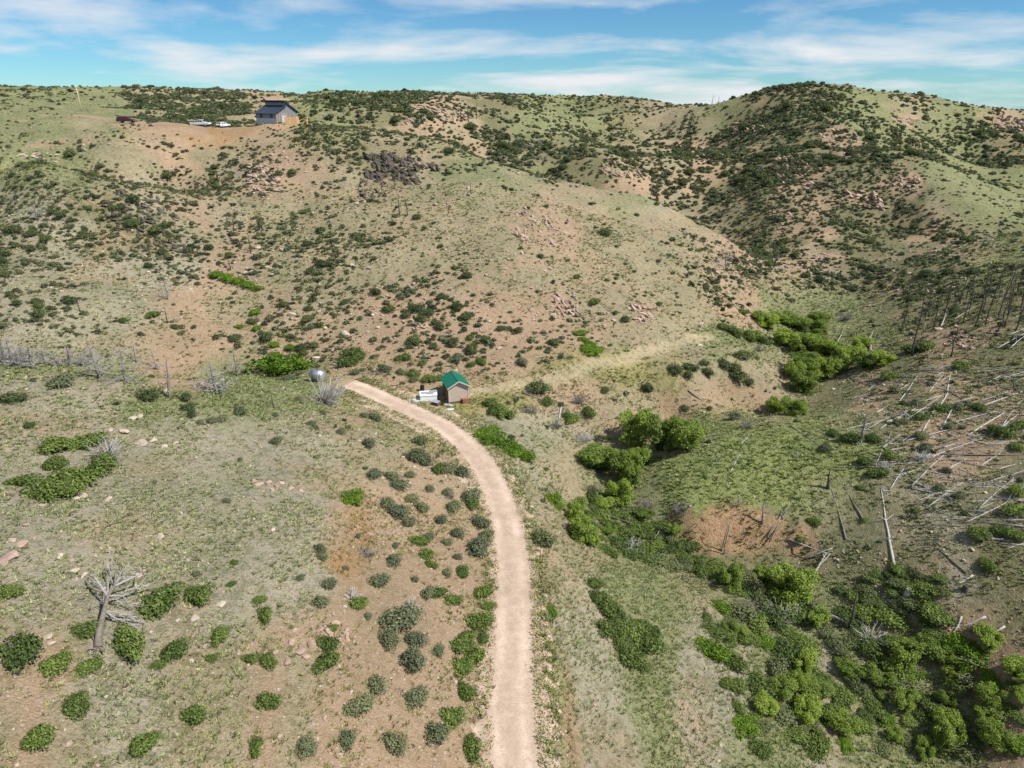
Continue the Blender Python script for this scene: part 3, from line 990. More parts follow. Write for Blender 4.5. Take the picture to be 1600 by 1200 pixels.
def poisson_pts(n, y0, y1, seed, wide=1.0):
    g = np.random.default_rng(seed)
    # uniform over ground area between two forward distances
    yy = g.uniform(y0, y1, n * 2)
    hw = (0.72 * yy + 22) * wide
    keep = g.uniform(0, 1, n * 2) < hw / hw.max()
    yy = yy[keep][:n]; hw = hw[keep][:n]
    xx = g.uniform(-1, 1, len(yy)) * hw
    return xx, yy, g


def far_shrubs():
    X = []; Yv = []; R = []
    for y0, y1, n in ((60, 135, 14000), (135, 240, 36000), (240, 520, 150000)):
        xx, yy, g = poisson_pts(n, y0, y1, int(y0))
        area = (y1 - y0) * (0.72 * (y0 + y1) / 2 + 22) * 2
        base = n / area
        px, py, d = surveyed(xx, yy)
        dn = cell_lookup(DM, px, py)
        cl = fbm(xx, yy, 11, 3, 301) * .9 + fbm(xx, yy, 3.5, 2, 302) * .5
        dens = np.where(yy < 240, .100, .070) * np.maximum(dn - .7, 0.06) * np.clip(1 + 2.2 * cl, 0.02, 3.2)
        dens = dens * np.where((yy < 240) & (px < 700), 1 + .9 * smooth01(3.5, 6, dn), 1)
        dens = dens * np.where((yy < 140), 1.5, 1) * np.where((px > 1150) & (yy < 270) & (dn > 4), 1.7, 1)
        dens = np.where(dn > 6, np.maximum(dens, .05 + .05 * (dn - 6)), dens)
        rdist, _ = dist_to_path(xx, yy, RC[::4]) if y0 < 100 else (np.full(xx.shape, 99), 0)
        tdist, _ = dist_to_path(xx, yy, TR) if y0 < 140 else (np.full(xx.shape, 99), 0)
        k = (g.uniform(0, 1, len(xx)) < dens / base) & (rdist > 3.5) & (tdist > 2.2)
        X.append(xx[k]); Yv.append(yy[k])
        R.append(g.lognormal(-.04, .42, k.sum()) * np.where(yy[k] < 240, .47, .78) * np.clip(.82 + dn[k] * .035, .8, 1.15))
    return np.concatenate(X), np.concatenate(Yv), np.concatenate(R)


fx_, fy_, fr_ = far_shrubs()
if SHRUB_BOOK:
    SB = np.array(SHRUB_BOOK)
    ok = np.ones(len(fx_), bool)
    for a, b, c in SB:
        ok &= np.hypot(fx_ - a, fy_ - b) > (c + .3)
    fx_, fy_, fr_ = fx_[ok], fy_[ok], fr_[ok]
# keep clear of the building plots
for q, rad in (((700, 612), 5.5), ((660, 622), 4.5), ((497, 592), 2.2)):
    c_ = ground_at(*q); ok = np.hypot(fx_ - c_.x, fy_ - c_.y) > rad
    fx_, fy_, fr_ = fx_[ok], fy_[ok], fr_[ok]
fz_ = H(fx_, fy_)
ppx, ppy, pd = project(fx_, fy_, fz_)
size_px = fr_ * FPX / pd
inview = (ppx > -5) & (ppx < 1605) & (ppy > 150) & (ppy < 1190)
order = np.argsort(-np.where(inview, size_px, 0))
n_ind = 220
chosen = order[:n_ind]
for i in chosen:
    p = Vector((fx_[i], fy_[i], fz_[i] - .04))
    if fy_[i] > 100 or ppy[i] < 560:
        lb, gp = (('dark shrub on the left hillside behind the row of dead junipers', 'shrubs behind the dead junipers') if ppx[i] < 430 else
                  ('dark shrub on the stony hillside between water tank and shed', 'shrubs behind tank and shed') if ppx[i] < 690 else
                  ('dark shrub on the pink stony hillside rising behind the shed', 'shrubs rising behind the shed') if ppx[i] < 860 else
                  ('dark shrub on the hillside above the grassy track', 'shrubs above the grassy track') if ppx[i] < 1180 else
                  ('dark shrub among the charred standing trunks', 'shrubs among the charred trunks'))
    else:
        lb, gp = 'small sage shrub scattered over the near slopes', 'scattered sage on the near slopes'
    shrub('dark' if fy_[i] > 100 else 'sage', p, fr_[i] * 1.05, None, lb, gp)
rest = np.setdiff1d(np.arange(len(fx_)), chosen)



# ---------------------------------------------------------------- masses: one object each, built with geometry nodes
def scatter(name, pts, rot, scl, idx, tint, protos, label=None):
    me = bpy.data.meshes.new(name + '_points')
    me.vertices.add(len(pts)); me.vertices.foreach_set('co', np.asarray(pts, np.float32).ravel())
    for nm, ty, key, arr in (('rot', 'FLOAT_VECTOR', 'vector', rot), ('scl', 'FLOAT_VECTOR', 'vector', scl)):
        a = me.attributes.new(nm, ty, 'POINT'); a.data.foreach_set(key, np.asarray(arr, np.float32).ravel())
    a = me.attributes.new('vidx', 'INT', 'POINT'); a.data.foreach_set('value', np.asarray(idx, np.int32))
    a = me.attributes.new('tint', 'FLOAT_COLOR', 'POINT')
    a.data.foreach_set('color', np.concatenate([tint, np.ones((len(tint), 1))], 1).astype(np.float32).ravel())
    coll = bpy.data.collections.new(name + '_kinds')
    for i, pm in enumerate(protos):
        coll.objects.link(bpy.data.objects.new('%s_kind_%02d' % (name, i), pm))
    o = link(name, me)
    ng = bpy.data.node_groups.new(name + '_spread', 'GeometryNodeTree')
    ng.interface.new_socket('Geometry', in_out='INPUT', socket_type='NodeSocketGeometry')
    ng.interface.new_socket('Geometry', in_out='OUTPUT', socket_type='NodeSocketGeometry')
    gi = ng.nodes.new('NodeGroupInput'); go = ng.nodes.new('NodeGroupOutput')
    ip = ng.nodes.new('GeometryNodeInstanceOnPoints'); ip.inputs['Pick Instance'].default_value = True
    ci = ng.nodes.new('GeometryNodeCollectionInfo'); ci.inputs['Collection'].default_value = coll
    ci.inputs['Separate Children'].default_value = True; ci.inputs['Reset Children'].default_value = True

    def attr(nm, ty):
        n = ng.nodes.new('GeometryNodeInputNamedAttribute'); n.data_type = ty; n.inputs['Name'].default_value = nm
        return n.outputs['Attribute']
    ng.links.new(gi.outputs[0], ip.inputs['Points'])
    ng.links.new(ci.outputs[0], ip.inputs['Instance'])
    ng.links.new(attr('vidx', 'INT'), ip.inputs['Instance Index'])
    ng.links.new(attr('rot', 'FLOAT_VECTOR'), ip.inputs['Rotation'])
    ng.links.new(attr('scl', 'FLOAT_VECTOR'), ip.inputs['Scale'])
    ng.links.new(ip.outputs[0], go.inputs[0])
    md = o.modifiers.new('spread', 'NODES'); md.node_group = ng
    set_props(o, label, None, None, 'stuff')
    return o


FARP = []
for s in range(6):
    FARP.append(leaf_mesh('far_shrub_leaves', M_FAR, 150, 900 + s, rand_lobes(900 + s, 7, .5, .35, .6), .20, .9))
x, y, r = fx_[rest], fy_[rest], fr_[rest]
n = len(x); g = np.random.default_rng(5)
hue = fbm(x, y, 40, 3, 333)[:, None] * .5 + g.normal(size=(n, 1)) * .22
tint = np.clip(np.array([[.92, .95, .88]]) * (1 + .35 * g.normal(size=(n, 1)) * .6) + hue * np.array([[.35, .1, .22]]), .3, 1.8)
scatter('hillside_shrubs', np.stack([x, y, H(x, y) - .05], 1), np.stack([0 * x, 0 * x, g.uniform(0, 6.28, n)], 1),
        np.stack([r, r, r * g.uniform(.75, 1.15, n)], 1), g.integers(0, 6, n), tint, FARP, 'dark shrubs dotted thickly over the far hillsides')

# grass tufts
def tuft_mesh(seed, n=9, h=.22):
    g = np.random.default_rng(seed)
    a = g.uniform(0, 6.28, n); lean = g.uniform(.25, 1.1, n); b0 = g.uniform(0, .09, (n, 1))
    d = np.stack([np.cos(a), np.sin(a), 0 * a], 1); s = np.stack([-np.sin(a), np.cos(a), 0 * a], 1)
    hh = (h * g.uniform(.6, 1.2, n))[:, None]
    c = d * b0
    tip = c + d * hh * lean[:, None] + np.array([0, 0, 1]) * hh
    w = .045
    v = np.stack([c - s * w, c + s * w, tip + s * w * .5, tip - s * w * .5], 1).reshape(-1, 3)
    v[:, 2] -= .03
    me = np_mesh('tuft', v, np.arange(n * 4).reshape(n, 4))
    t = me.attributes.new('tone', 'FLOAT', 'POINT'); t.data.foreach_set('value', np.repeat(g.uniform(0, 1, n), 4).astype(np.float32))
    me.materials.append(M_TUFT)
    return me


TUFTS = [tuft_mesh(s) for s in range(5)]
XX = []; YY = []; SS = []
for y0, y1, n in ((16, 60, 76000), (60, 100, 56000), (100, 165, 40000)):
    xx, yy, g = poisson_pts(n, y0, y1, 4000 + y0)
    px, py, d = surveyed(xx, yy)
    so_ = cell_lookup(CS, px, py)
    cl = fbm(xx, yy, 2.4, 3, 811) + .5 * fbm(xx, yy, 9, 2, 812)
    pr = np.clip(.75 - .55 * so_ + cl * .9, .04, 1)
    pr = pr * np.where(np.hypot((px - 600) / 60, (py - 622) / 18) < 1, .3, 1)
    rdist, _ = dist_to_path(xx, yy, RC[::3]) if y0 < 100 else (np.full(xx.shape, 99), 0)
    k = (g.uniform(0, 1, len(xx)) < pr) & (rdist > 1.5 + g.uniform(0, 1, len(xx))) & (dist_to_path(xx, yy, TR)[0] > .5 + g.uniform(0, 1, len(xx)))
    XX.append(xx[k]); YY.append(yy[k]); SS.append(g.uniform(.7, 1.5, k.sum()) * (.62 if y0 < 60 else .82 if y0 < 100 else 1.1))
g = np.random.default_rng(61)
ne = 7000; ti = g.integers(0, len(RC) - 1, ne); ti2 = g.uniform(0, 1, ne)
ex = RC[ti, 0] + (RC[ti + 1, 0] - RC[ti, 0]) * ti2; ey = RC[ti, 1] + (RC[ti + 1, 1] - RC[ti, 1]) * ti2
tdx = RC[ti + 1, 0] - RC[ti, 0]; tdy = RC[ti + 1, 1] - RC[ti, 1]; tn = np.hypot(tdx, tdy) + 1e-6
off = np.where(g.uniform(0, 1, ne) < .33, -1, 1) * (1.55 + np.abs(g.normal(0, .8, ne)))
XX.append(ex + tdy / tn * off); YY.append(ey - tdx / tn * off); SS.append(g.uniform(.5, 1.2, ne))
x = np.concatenate(XX); y = np.concatenate(YY); s = np.concatenate(SS); n = len(x)
g = np.random.default_rng(6)
px, py, d = surveyed(x, y)
basec = cell_lookup(CC, px, py); basec[-ne:] = basec[-ne:] * .45 + np.array((.42, .36, .20)) * .55
tint = (basec * .5 + np.array((.185, .205, .105)) * .5 * (1 + .8 * g.uniform(0, 1, (n, 1)) ** 3)) * g.normal(1.0, .24, (n, 1)).clip(.45, 1.6)
tint = tint * (1 + np.array([[-.16, .0, -.22]]) * g.uniform(0, 1.2, (n, 1)))
scatter('grass', np.stack([x, y, H(x, y)], 1), np.stack([g.normal(size=n) * .15, g.normal(size=n) * .15, g.uniform(0, 6.28, n)], 1),
        np.stack([s, s, s * g.uniform(.6, 1.1, n)], 1), g.integers(0, 5, n), tint, TUFTS, 'dry tufted grass covering the slopes')
# ---------------------------------------------------------------- dead wood
def jitter_line(a, b, n, amp, g):
    t = np.linspace(0, 1, n)[:, None]
    p = np.asarray(a)[None] * (1 - t) + np.asarray(b)[None] * t
    w = np.sin(np.linspace(0, math.pi, n))[:, None]
    return p + np.cumsum(g.normal(size=(n, 3)), 0) * amp * w


def fallen_log(a, b, r0, mat, label, group, seed, stubs=6, lift=0.0, bend=.03):
    """a trunk lying on the ground from its butt a to its tip b"""
    g = np.random.default_rng(seed)
    a = np.array(a); b = np.array(b)
    L = np.linalg.norm(b - a); n = max(6, int(L / 1.2))
    pts = jitter_line(a, b, n, bend, g)
    hz = H(pts[:, 0], pts[:, 1])
    rad = np.linspace(r0, r0 * .35, n)
    lin = np.linspace(a[2], b[2], n) + rad * .7
    up = np.max(hz - lin) * .5
    pts[:, 2] = np.maximum(lin + max(up, 0), hz + rad * .15) + lift * np.linspace(.3, 1, n)
    for _ in range(2):
        pts[1:-1, 2] = .25 * pts[:-2, 2] + .5 * pts[1:-1, 2] + .25 * pts[2:, 2]
    org = pts[0].copy()
    p = Parts(); p.tube(pts - org, rad, 7)
    o = link(LOGNAME, None, loc=tuple(org))
    link('trunk', p.mesh('trunk', True), mat, o)
    if stubs:
        q = Parts()
        for k in range(stubs):
            i = g.integers(n // 4, n); i = min(i, n - 1)
            d = np.array([g.normal(), g.normal(), abs(g.normal()) * .9 + .15]) + (b - a) / L * .6
            d /= np.linalg.norm(d)
            l = g.uniform(.4, 1.5) * (1 if L > 4 else .6)
            c = pts[i] - org
            q.tube([c, c + d * l * .5 + g.normal(size=3) * .05, c + d * l], [r0 * .28, r0 * .2, r0 * .08], 4)
        link('branches', q.mesh('branches'), mat, o)
    set_props(o, label, 'fallen tree', group)
    return o


LOGNAME = 'fallen_tree'


def logs(rows, mat, label, group, r=(.10, .17), stubs=(3, 8), lift=0):
    for k, (x0, y0, x1, y1) in enumerate(rows):
        a = ground_at(x0, y0); b = ground_at(x1, y1)
        fallen_log(a, b, random.uniform(*r) * .82, mat, label, group, x0 * 7 + y1, random.randint(*stubs), lift)


logs([(1415,690,1505,667),(1435,722,1535,685),(1512,682,1570,645),(1470,672,1492,632),(1442,675,1459,642),(1537,635,1597,612),(1480,612,1486,582),(1379,700,1407,680),(1370,645,1385,635),(1487,662,1560,642),(1410,690,1440,672),(1466,640,1482,612)],
     M_PALEWOOD, 'bleached pale trunk lying across the burnt slope above the knoll', 'bleached trunks on the upper burnt slope')
logs([(1482,612,1517,632),(1482,613,1550,619),(1387,612,1427,611),(1400,591,1467,590),(1487,580,1550,590),(1550,591,1600,580),(1557,605,1597,612),(1470,711,1600,712),(1540,655,1600,640),(1500,590,1560,600),(1415,600,1450,597),(1365,660,1410,648),(1340,600,1380,590),(1400,625,1450,618)],
     M_GREYBROWN, 'dark weathered trunk lying across the burnt slope above the knoll', 'dark trunks on the upper burnt slope')
logs([(1600,805,1475,795),(1600,825,1417,806),(1500,822,1395,822),(1570,845,1440,845),(1600,814,1505,812),(1525,802,1590,795),(1595,761,1472,750),(1590,752,1500,744),(1600,784,1540,780)],
     M_DEAD, 'long straight grey trunk in the sheaf of felled trees', 'sheaf of felled grey trunks', (.10, .15), (1, 4))
logs([(1397,887,1377,766)], M_PALEWOOD, 'long bleached trunk pointing straight uphill with short branch stubs', None, (.19, .2), (9, 10))
logs([(1322,845,1300,767),(1350,815,1327,775),(1367,942,1350,905),(1395,945,1370,922)], M_DEAD, 'thin grey trunk pointing uphill on the slope below the knoll', 'thin grey trunks below the knoll', (.09, .13), (3, 6))
logs([(1397,730,1302,731)], M_DEAD, 'straight grey trunk lying level on the grassy knoll', None, (.12, .13), (4, 6))
logs([(1510,897,1462,855)], M_BURNT, 'thin curved dark trunk on the open slope', None, (.09, .1), (1, 3), 0)
logs([(1520,900,1495,915),(1460,945,1427,960),(1570,980,1527,1007),(1557,1018,1535,1020),(1540,965,1500,980),(1502,965,1485,995)], M_PALEWOOD, 'short bleached log on the slope above the lower creek', 'short bleached logs by the lower creek', (.11, .16), (1, 3))
logs([(1260,875,1300,862),(1232,846,1297,872),(1265,905,1295,872),(1270,902,1290,870)], M_PALEWOOD, 'pale trunk in the crossed heap beside the eroded bank', 'crossed pale trunks by the eroded bank', (.09, .14), (2, 5), .4)
logs([(1327,980,1255,948)], M_DEAD, 'thick grey log bridging the creek thicket', None, (.2, .22), (4, 6), .7)
logs([(1200,858,1237,795),(1196,850,1230,800)], M_DEAD, 'thin grey pole leaning across the eroded bank', 'poles leaning across the eroded bank', (.08, .1), (3, 6), .3)
logs([(1235,666,1285,700)], M_GREYBROWN, 'dark branchy trunk lying on the grassy knoll', None, (.12, .13), (14, 16))
logs([(1157,695,1176,674),(1142,737,1160,705),(1112,713,1122,725)], M_PALEWOOD, 'small pale dead stem on the green knoll', 'small dead stems on the knoll', (.07, .09), (5, 9))
logs([(817,615,877,637)], M_GREYBROWN, 'long dark log behind the olive bushes on the flat', None, (.2, .22), (6, 8))
logs([(877,637,872,665)], M_PALEWOOD, 'pale forked log leading from the dark log to the brush pile', None, (.16, .18), (6, 8))
logs([(1075,611,1097,626)], M_GREYBROWN, 'short dark log alone on the tan creek flat', None, (.17, .18), (1, 2))
logs([(905,712,955,709)], M_DEAD, 'grey log at the foot of the willows', None, (.1, .12), (1, 3))
logs([(1350,542,1364,524),(1360,550,1361,530),(1308,537,1316,522),(1469,515,1479,487),(1492,500,1522,484),(1558,546,1600,526),(1578,546,1600,530),(1575,526,1600,518)], M_PALEWOOD, 'bleached leaning trunk behind the creek thicket', 'bleached trunks behind the thicket', (.09, .13), (2, 4), .5)
logs([(562,585,588,583),(528,568,545,577),(575,582,585,583)], M_DEAD, 'grey log lying at the foot of the stony hill', 'grey logs at the hill foot', (.12, .16), (1, 3))
logs([(1000,842,975,815),(1015,850,1030,835),(1065,905,1085,915),(930,800,1000,830)], M_DEAD, 'thin dead limb caught in the creek shrubs', 'dead limbs in the creek shrubs', (.07, .1), (4, 7), .6)

g = np.random.default_rng(909)
rows_a = []; rows_b = []
for k in range(300):
    px = g.uniform(1290, 1598); py = g.uniform(575, 870)
    if px < 1290 + (py - 575) * .35 or (px - 1290) * .5 < (py - 740): continue
    a_ = g.normal(-.25, .45); l_ = g.uniform(16, 60) * g.choice([1, 1, 1.6])
    (rows_a if k % 2 else rows_b).append((px, py, px + l_ * math.cos(a_), py + l_ * math.sin(a_) * .6))
logs([tuple(int(v) for v in r) for r in rows_a], M_PALEWOOD, 'thin grey pole among the big trunks on the burnt slope', 'grey poles on the burnt slope', (.07, .11), (1, 4))
logs([tuple(int(v) for v in r) for r in rows_b], M_GREYBROWN, 'thin brown pole among the big trunks on the burnt slope', 'brown poles on the burnt slope', (.06, .09), (1, 4))


def dead_tree(name, p, h, seed, mat, label, group, cat='dead tree', lean=(0, 0), nb=26, bl=.34, r=None, up=.15, sides=6, low=.12):
    """a standing dead tree: tapered trunk and bare limbs that fork"""
    g = np.random.default_rng(seed)
    r = h * .022 + .03 if r is None else r
    n = 9
    t = np.linspace(0, 1, n)
    pts = np.stack([lean[0] * h * t, lean[1] * h * t, h * t - .15], 1)
    pts[1:] += np.cumsum(g.normal(size=(n - 1, 3)) * np.array([.012, .012, 0]) * h, 0)
    rad = r * (1 - t) ** .8 + .012
    o = link(name, None, loc=tuple(p))
    q = Parts(); q.tube(pts, rad, sides)
    link('trunk', q.mesh('trunk', True), mat, o)
    q = Parts()
    for k in range(nb):
        s = g.uniform(low, .97)
        c = np.array([np.interp(s, t, pts[:, i]) for i in range(3)])
        a = g.uniform(0, 6.28)
        d = np.array([math.cos(a), math.sin(a), up + g.normal() * .28]); d /= np.linalg.norm(d)
        l = h * bl * (1.15 - s) * g.uniform(.4, 1.15) + .15
        m1 = c + d * l * .55 + g.normal(size=3) * .06 * l
        e = c + d * l + np.array([0, 0, l * .18]) + g.normal(size=3) * .08 * l
        rb = max(.014, r * .34 * (1.1 - s))
        q.tube([c, m1, e], [rb, rb * .7, rb * .3], 4)
        for j in range(3):
            st = c + (e - c) * g.uniform(.35, .95)
            dd = d * .6 + g.normal(size=3) * .55; dd /= np.linalg.norm(dd)
            q.tube([st, st + dd * l * g.uniform(.2, .45)], [rb * .5, rb * .22], 3)
    if nb:
        link('branches', q.mesh('branches'), M_TWIGS if mat is M_DEAD else mat, o)
    set_props(o, label, cat, group)
    return o


def dtrees(rows, mat, label, group, **kw):
    for k, (px, py, hp) in enumerate(rows):
        p = ground_at(px, py); h = hp * mpp(p) / .92
        dead_tree('dead_tree', p, h, px * 3 + py, mat, label, group, lean=(random.uniform(-.08, .08), random.uniform(-.05, .05)), **kw)


dtrees([(22,572,46),(10,568,40),(52,576,38),(70,570,28),(110,570,30),(130,572,24),(90,574,26),(38,574,34)], M_DEAD, 'grey leafless juniper in the row along the grassy crest', 'leafless junipers along the crest', nb=66, bl=.5, r=.15)
dtrees([(155,590,52)], M_DEAD, 'thick grey dead juniper with many stems on the crest', None, nb=70, bl=.6, r=.2)
dtrees([(195,596,54)], M_DEAD, 'dead juniper with long low limbs sweeping along the grass', None, nb=50, bl=.75, low=.03)
dtrees([(214,566,30),(245,578,34)], M_DEAD, 'slender dead juniper just behind the crest', 'slender dead junipers behind the crest', nb=26, bl=.4)
dtrees([(264,622,64)], M_DEAD, 'tall thin dead tree rising behind the pink boulder', None, nb=22, bl=.25)
dtrees([(338,612,48)], M_DEAD, 'squat grey dead juniper with bushy bare limbs on the grass', None, nb=80, bl=.62, low=.03, r=.2)
dtrees([(371,588,42)], M_DEAD, 'dead juniper with upturned limbs nearest the bright bush', None, nb=34, bl=.45, up=.5)
dtrees([(175,722,48)], M_DEAD, 'silver dead juniper standing in the green clump', None, nb=60, bl=.6, low=.02)
dtrees([(427,638,26)], M_BURNT, 'small charred forked sapling on the grass below the tank', None, nb=5, bl=.4)
dtrees([(1425,556,118)], M_BURNT, 'tallest charred pine trunk standing over the thicket', None, nb=22, bl=.08, r=.15)
dtrees([(1407,520,60),(1486,558,64),(1460,515,58),(1445,500,60)], M_BURNT, 'charred pine trunk standing beside the tallest one', 'charred trunks near the tallest', nb=18, bl=.10, r=.11)
dtrees([(1540,508,80),(1528,500,72),(1560,500,92),(1575,492,80),(1592,505,105),(1515,485,62),(1550,478,70),(1500,475,52),(1535,468,50),(1580,470,60),(1480,472,48),(1596,480,70),(1568,470,60),(1510,468,44),(1590,455,50),(1470,460,36),(1545,455,44),(1522,512,66),(1505,505,58),(1556,520,80),(1570,512,86),(1586,518,90),(1534,488,60),(1490,490,50),(1598,470,64),(1475,490,48),(1518,455,38),(1562,452,44)], M_BURNT,
       'charred pine trunk in the burnt stand on the shoulder', 'burnt stand on the shoulder', nb=14, bl=.10, r=.095)
dtrees([(1347,692,54)], M_DEAD, 'leaning branchy dead tree at the upper edge of the knoll', None, nb=30, bl=.4)
dtrees([(1294,764,34)], M_BURNT, 'short charred snag on the knoll', None, nb=4, bl=.15, r=.2)
dtrees([(1131,866,68),(1127,862,60)], M_DEAD, 'bare grey pole standing against the eroded bank', 'poles against the eroded bank', nb=6, bl=.08, r=.07)
dtrees([(1191,818,44),(1153,792,22),(1243,712,14)], M_DEAD, 'small forked dead stem on the brink of the eroded bank', 'dead stems on the brink', nb=16, bl=.5)
dtrees([(1328,982,74)], M_BURNT, 'dark leaning snag in the creek thicket', None, nb=8, bl=.15)
dtrees([(1255,948,42),(1247,935,44),(985,868,36),(995,866,30),(1240,968,30)], M_PALEWOOD, 'pale bare stem standing out of the creek thicket', 'pale stems in the creek thicket', nb=14, bl=.5)
dtrees([(365,362,28),(392,395,32),(355,350,20),(360,420,20),(625,338,32),(637,336,28),(616,295,20),(262,505,26),(125,487,22),(735,300,18),(745,270,20)], M_BURNT, 'thin charred stem on the stony hillside', 'charred stems on the hillside', nb=14, bl=.22)
dtrees([(262,468,34),(60,345,30),(1134,418,26)], M_DEAD, 'grey bare juniper on the shrubby hillside', 'grey junipers on the hillside', nb=40, bl=.6)
dtrees([(720,186,34),(732,190,32),(745,185,26),(708,188,22),(642,170,14),(1105,164,14),(1112,165,16),(1121,165,14),(1128,168,10),(1508,208,24),(1502,205,18),(1550,195,16),(1462,200,12),(1175,158,12),(1183,160,12),(1430,235,16),(1140,210,16),(1180,365,26),(1030,225,14)], M_BURNT, 'charred trunk on the far ridges', 'charred trunks on the far ridges', nb=8, bl=.12)


def stem_fan(name, p, n, length, mat, label, group, cat, bias=(0, 0, .4), spread=1.0, seed=1, r=.035, zmin=.05):
    """a dead bush: bare stems fanning out from one root"""
    g = np.random.default_rng(seed); q = Parts()
    for k in range(n):
        d = g.normal(size=3) * spread; d[2] = abs(d[2]) * .7 + zmin
        d += np.array(bias); d /= np.linalg.norm(d)
        l = length * g.uniform(.45, 1.1)
        a = g.normal(size=3) * .12; a[2] = 0
        m1 = a + d * l * .5 + g.normal(size=3) * .05 * l; e = a + d * l + np.array([0, 0, .06 * l])
        hz = float(H(p[0] + e[0], p[1] + e[1])) - p[2]; e[2] = max(e[2], hz + .05)
        hz = float(H(p[0] + m1[0], p[1] + m1[1])) - p[2]; m1[2] = max(m1[2], hz + .05)
        q.tube([a, m1, e], [r, r * .75, r * .3], 4)
        for j in range(4):
            s = m1 + (e - m1) * g.uniform(-.3, .9)
            dd = d + g.normal(size=3) * .5; dd /= np.linalg.norm(dd)
            q.tube([s, s + dd * l * g.uniform(.12, .3)], [r * .45, r * .2], 3)
    o = link(name, q.mesh('stems'), mat, loc=tuple(p))
    set_props(o, label, cat, group)
    return o


p = ground_at(508, 630)
stem_fan('dead_bush', p, 120, 3.6, M_PALEWOOD, 'large silver dead bush with stems fanning out beside the water tank', None, 'dead bush', (.75, .1, .45), .75, 3, .045)
for px, py, n_, l, lb in ((170, 712, 50, 2.0, 'white fan of dead twigs in front of the silver juniper'),
                          (870, 668, 60, 1.3, 'grey heap of dead twigs at the end of the forked log'),
                          (905, 630, 60, 1.6, 'grey brush pile on the dry flat near the yellow bushes'),
                          (828, 645, 50, 1.6, 'low pile of cut poles below the dark log'),
                          (825, 614, 30, 1.0, 'grey root plate at the end of the dark log'),
                          (912, 690, 70, 1.7, 'grey bare bush beside the pale willow'),
                          (575, 868, 40, .9, 'grey dead bush on the orange bank'),
                          (640, 952, 44, 1.0, 'small silver dead bush among the sagebrush on the bank'),
                          (550, 935, 30, .9, 'pale dead twigs beside the green bush on the bank'),
                          (705, 780, 30, .8, 'grey bare twigs in the sagebrush beside the road'),
                          (1320, 500, 90, 2.2, 'grey bare thicket behind the willows'),
                          (1185, 548, 50, 1.4, 'grey bare shrub at the edge of the flat'),
                          (1165, 668, 50, 1.4, 'grey dead branches on the crest of the knoll'),
                          (1440, 718, 60, 1.2, 'tangle of pale roots where the bleached trunks meet'),
                          (1380, 735, 50, 1.2, 'heap of cut pale wood on the knoll'),
                          (1165, 955, 60, 1.5, 'heap of grey sticks in the creek thicket'),
                          (1215, 965, 60, 1.9, 'tangle of pale dead branches in the creek bed'),
                          (1360, 1000, 40, 1.9, 'spray of pale dead branches over the lower thicket'),
                          (1010, 795, 60, 1.5, 'bare brown shrub above the creek bed'),
                          (1060, 800, 50, 1.5, 'bare brown shrub by the eroded bank'),
                          (930, 770, 60, 1.6, 'brown leafless willow under the dark willow')):
    stem_fan('dead_bush', ground_at(px, py), n_, l, M_PALEWOOD if 'pale' in lb or 'white' in lb or 'silver' in lb else M_DEAD, lb, None, 'dead bush', (0, 0, .2), 1.0, px, .03)

# the toppled tree in the foreground
root = ground_at(158, 1008)
o = link('toppled_tree', None, loc=tuple(root))
g = np.random.default_rng(77)
R0 = np.array(root)


def gp(px, py, lift):
    q = np.array(ground_at(px, py)); q[2] += lift
    return q - R0


trunk = [gp(154, 1013, .1), gp(158, 994, .5), gp(168, 972, .85), gp(174, 952, 1.0), gp(185, 938, 1.1), gp(188, 920, 1.3), gp(197, 908, 1.3)]
q = Parts(); q.tube(trunk, [.25, .18, .14, .115, .085, .05, .03], 8)
link('trunk', q.mesh('trunk', True), M_GREYBROWN, o)
q = Parts()
for (i, ex, ey, lf, rr) in ((3, 140, 911, .6, .09), (4, 222, 905, .9, .08), (3, 230, 931, .8, .085), (2, 230, 977, .3, .075), (4, 178, 892, 1.3, .06), (2, 160, 938, .5, .06), (3, 205, 955, .4, .06),
                            (3, 210, 905, 1.3, .06), (2, 215, 985, .2, .06), (4, 170, 900, .9, .06), (2, 207, 968, .3, .05), (3, 148, 925, .7, .06)):
    a = np.array(trunk[i]); b = gp(ex, ey, lf)
    m1 = a + (b - a) * .5 + g.normal(size=3) * .28
    q.tube([a, m1, b], [rr, rr * .7, rr * .25], 5)
    for j in range(12):
        s = a + (b - a) * g.uniform(.3, 1)
        d = (b - a) / np.linalg.norm(b - a) + g.normal(size=3) * .7
        q.tube([s, s + d * g.uniform(.2, .55)], [rr * .35, rr * .12], 3)
link('branches', q.mesh('branches'), M_TWIGS, o)
q = Parts()
for j in range(9):
    d = g.normal(size=3); d[2] = abs(d[2]) * .5; d[1] -= .6
    q.tube([np.array(trunk[0]) - (0, 0, .1), np.array(trunk[0]) + d * .45], [.09, .03], 4)
link('roots', q.mesh('roots'), M_GREYBROWN, o)
set_props(o, 'toppled grey dead tree with bare limbs spread over the foreground slope', 'dead tree')

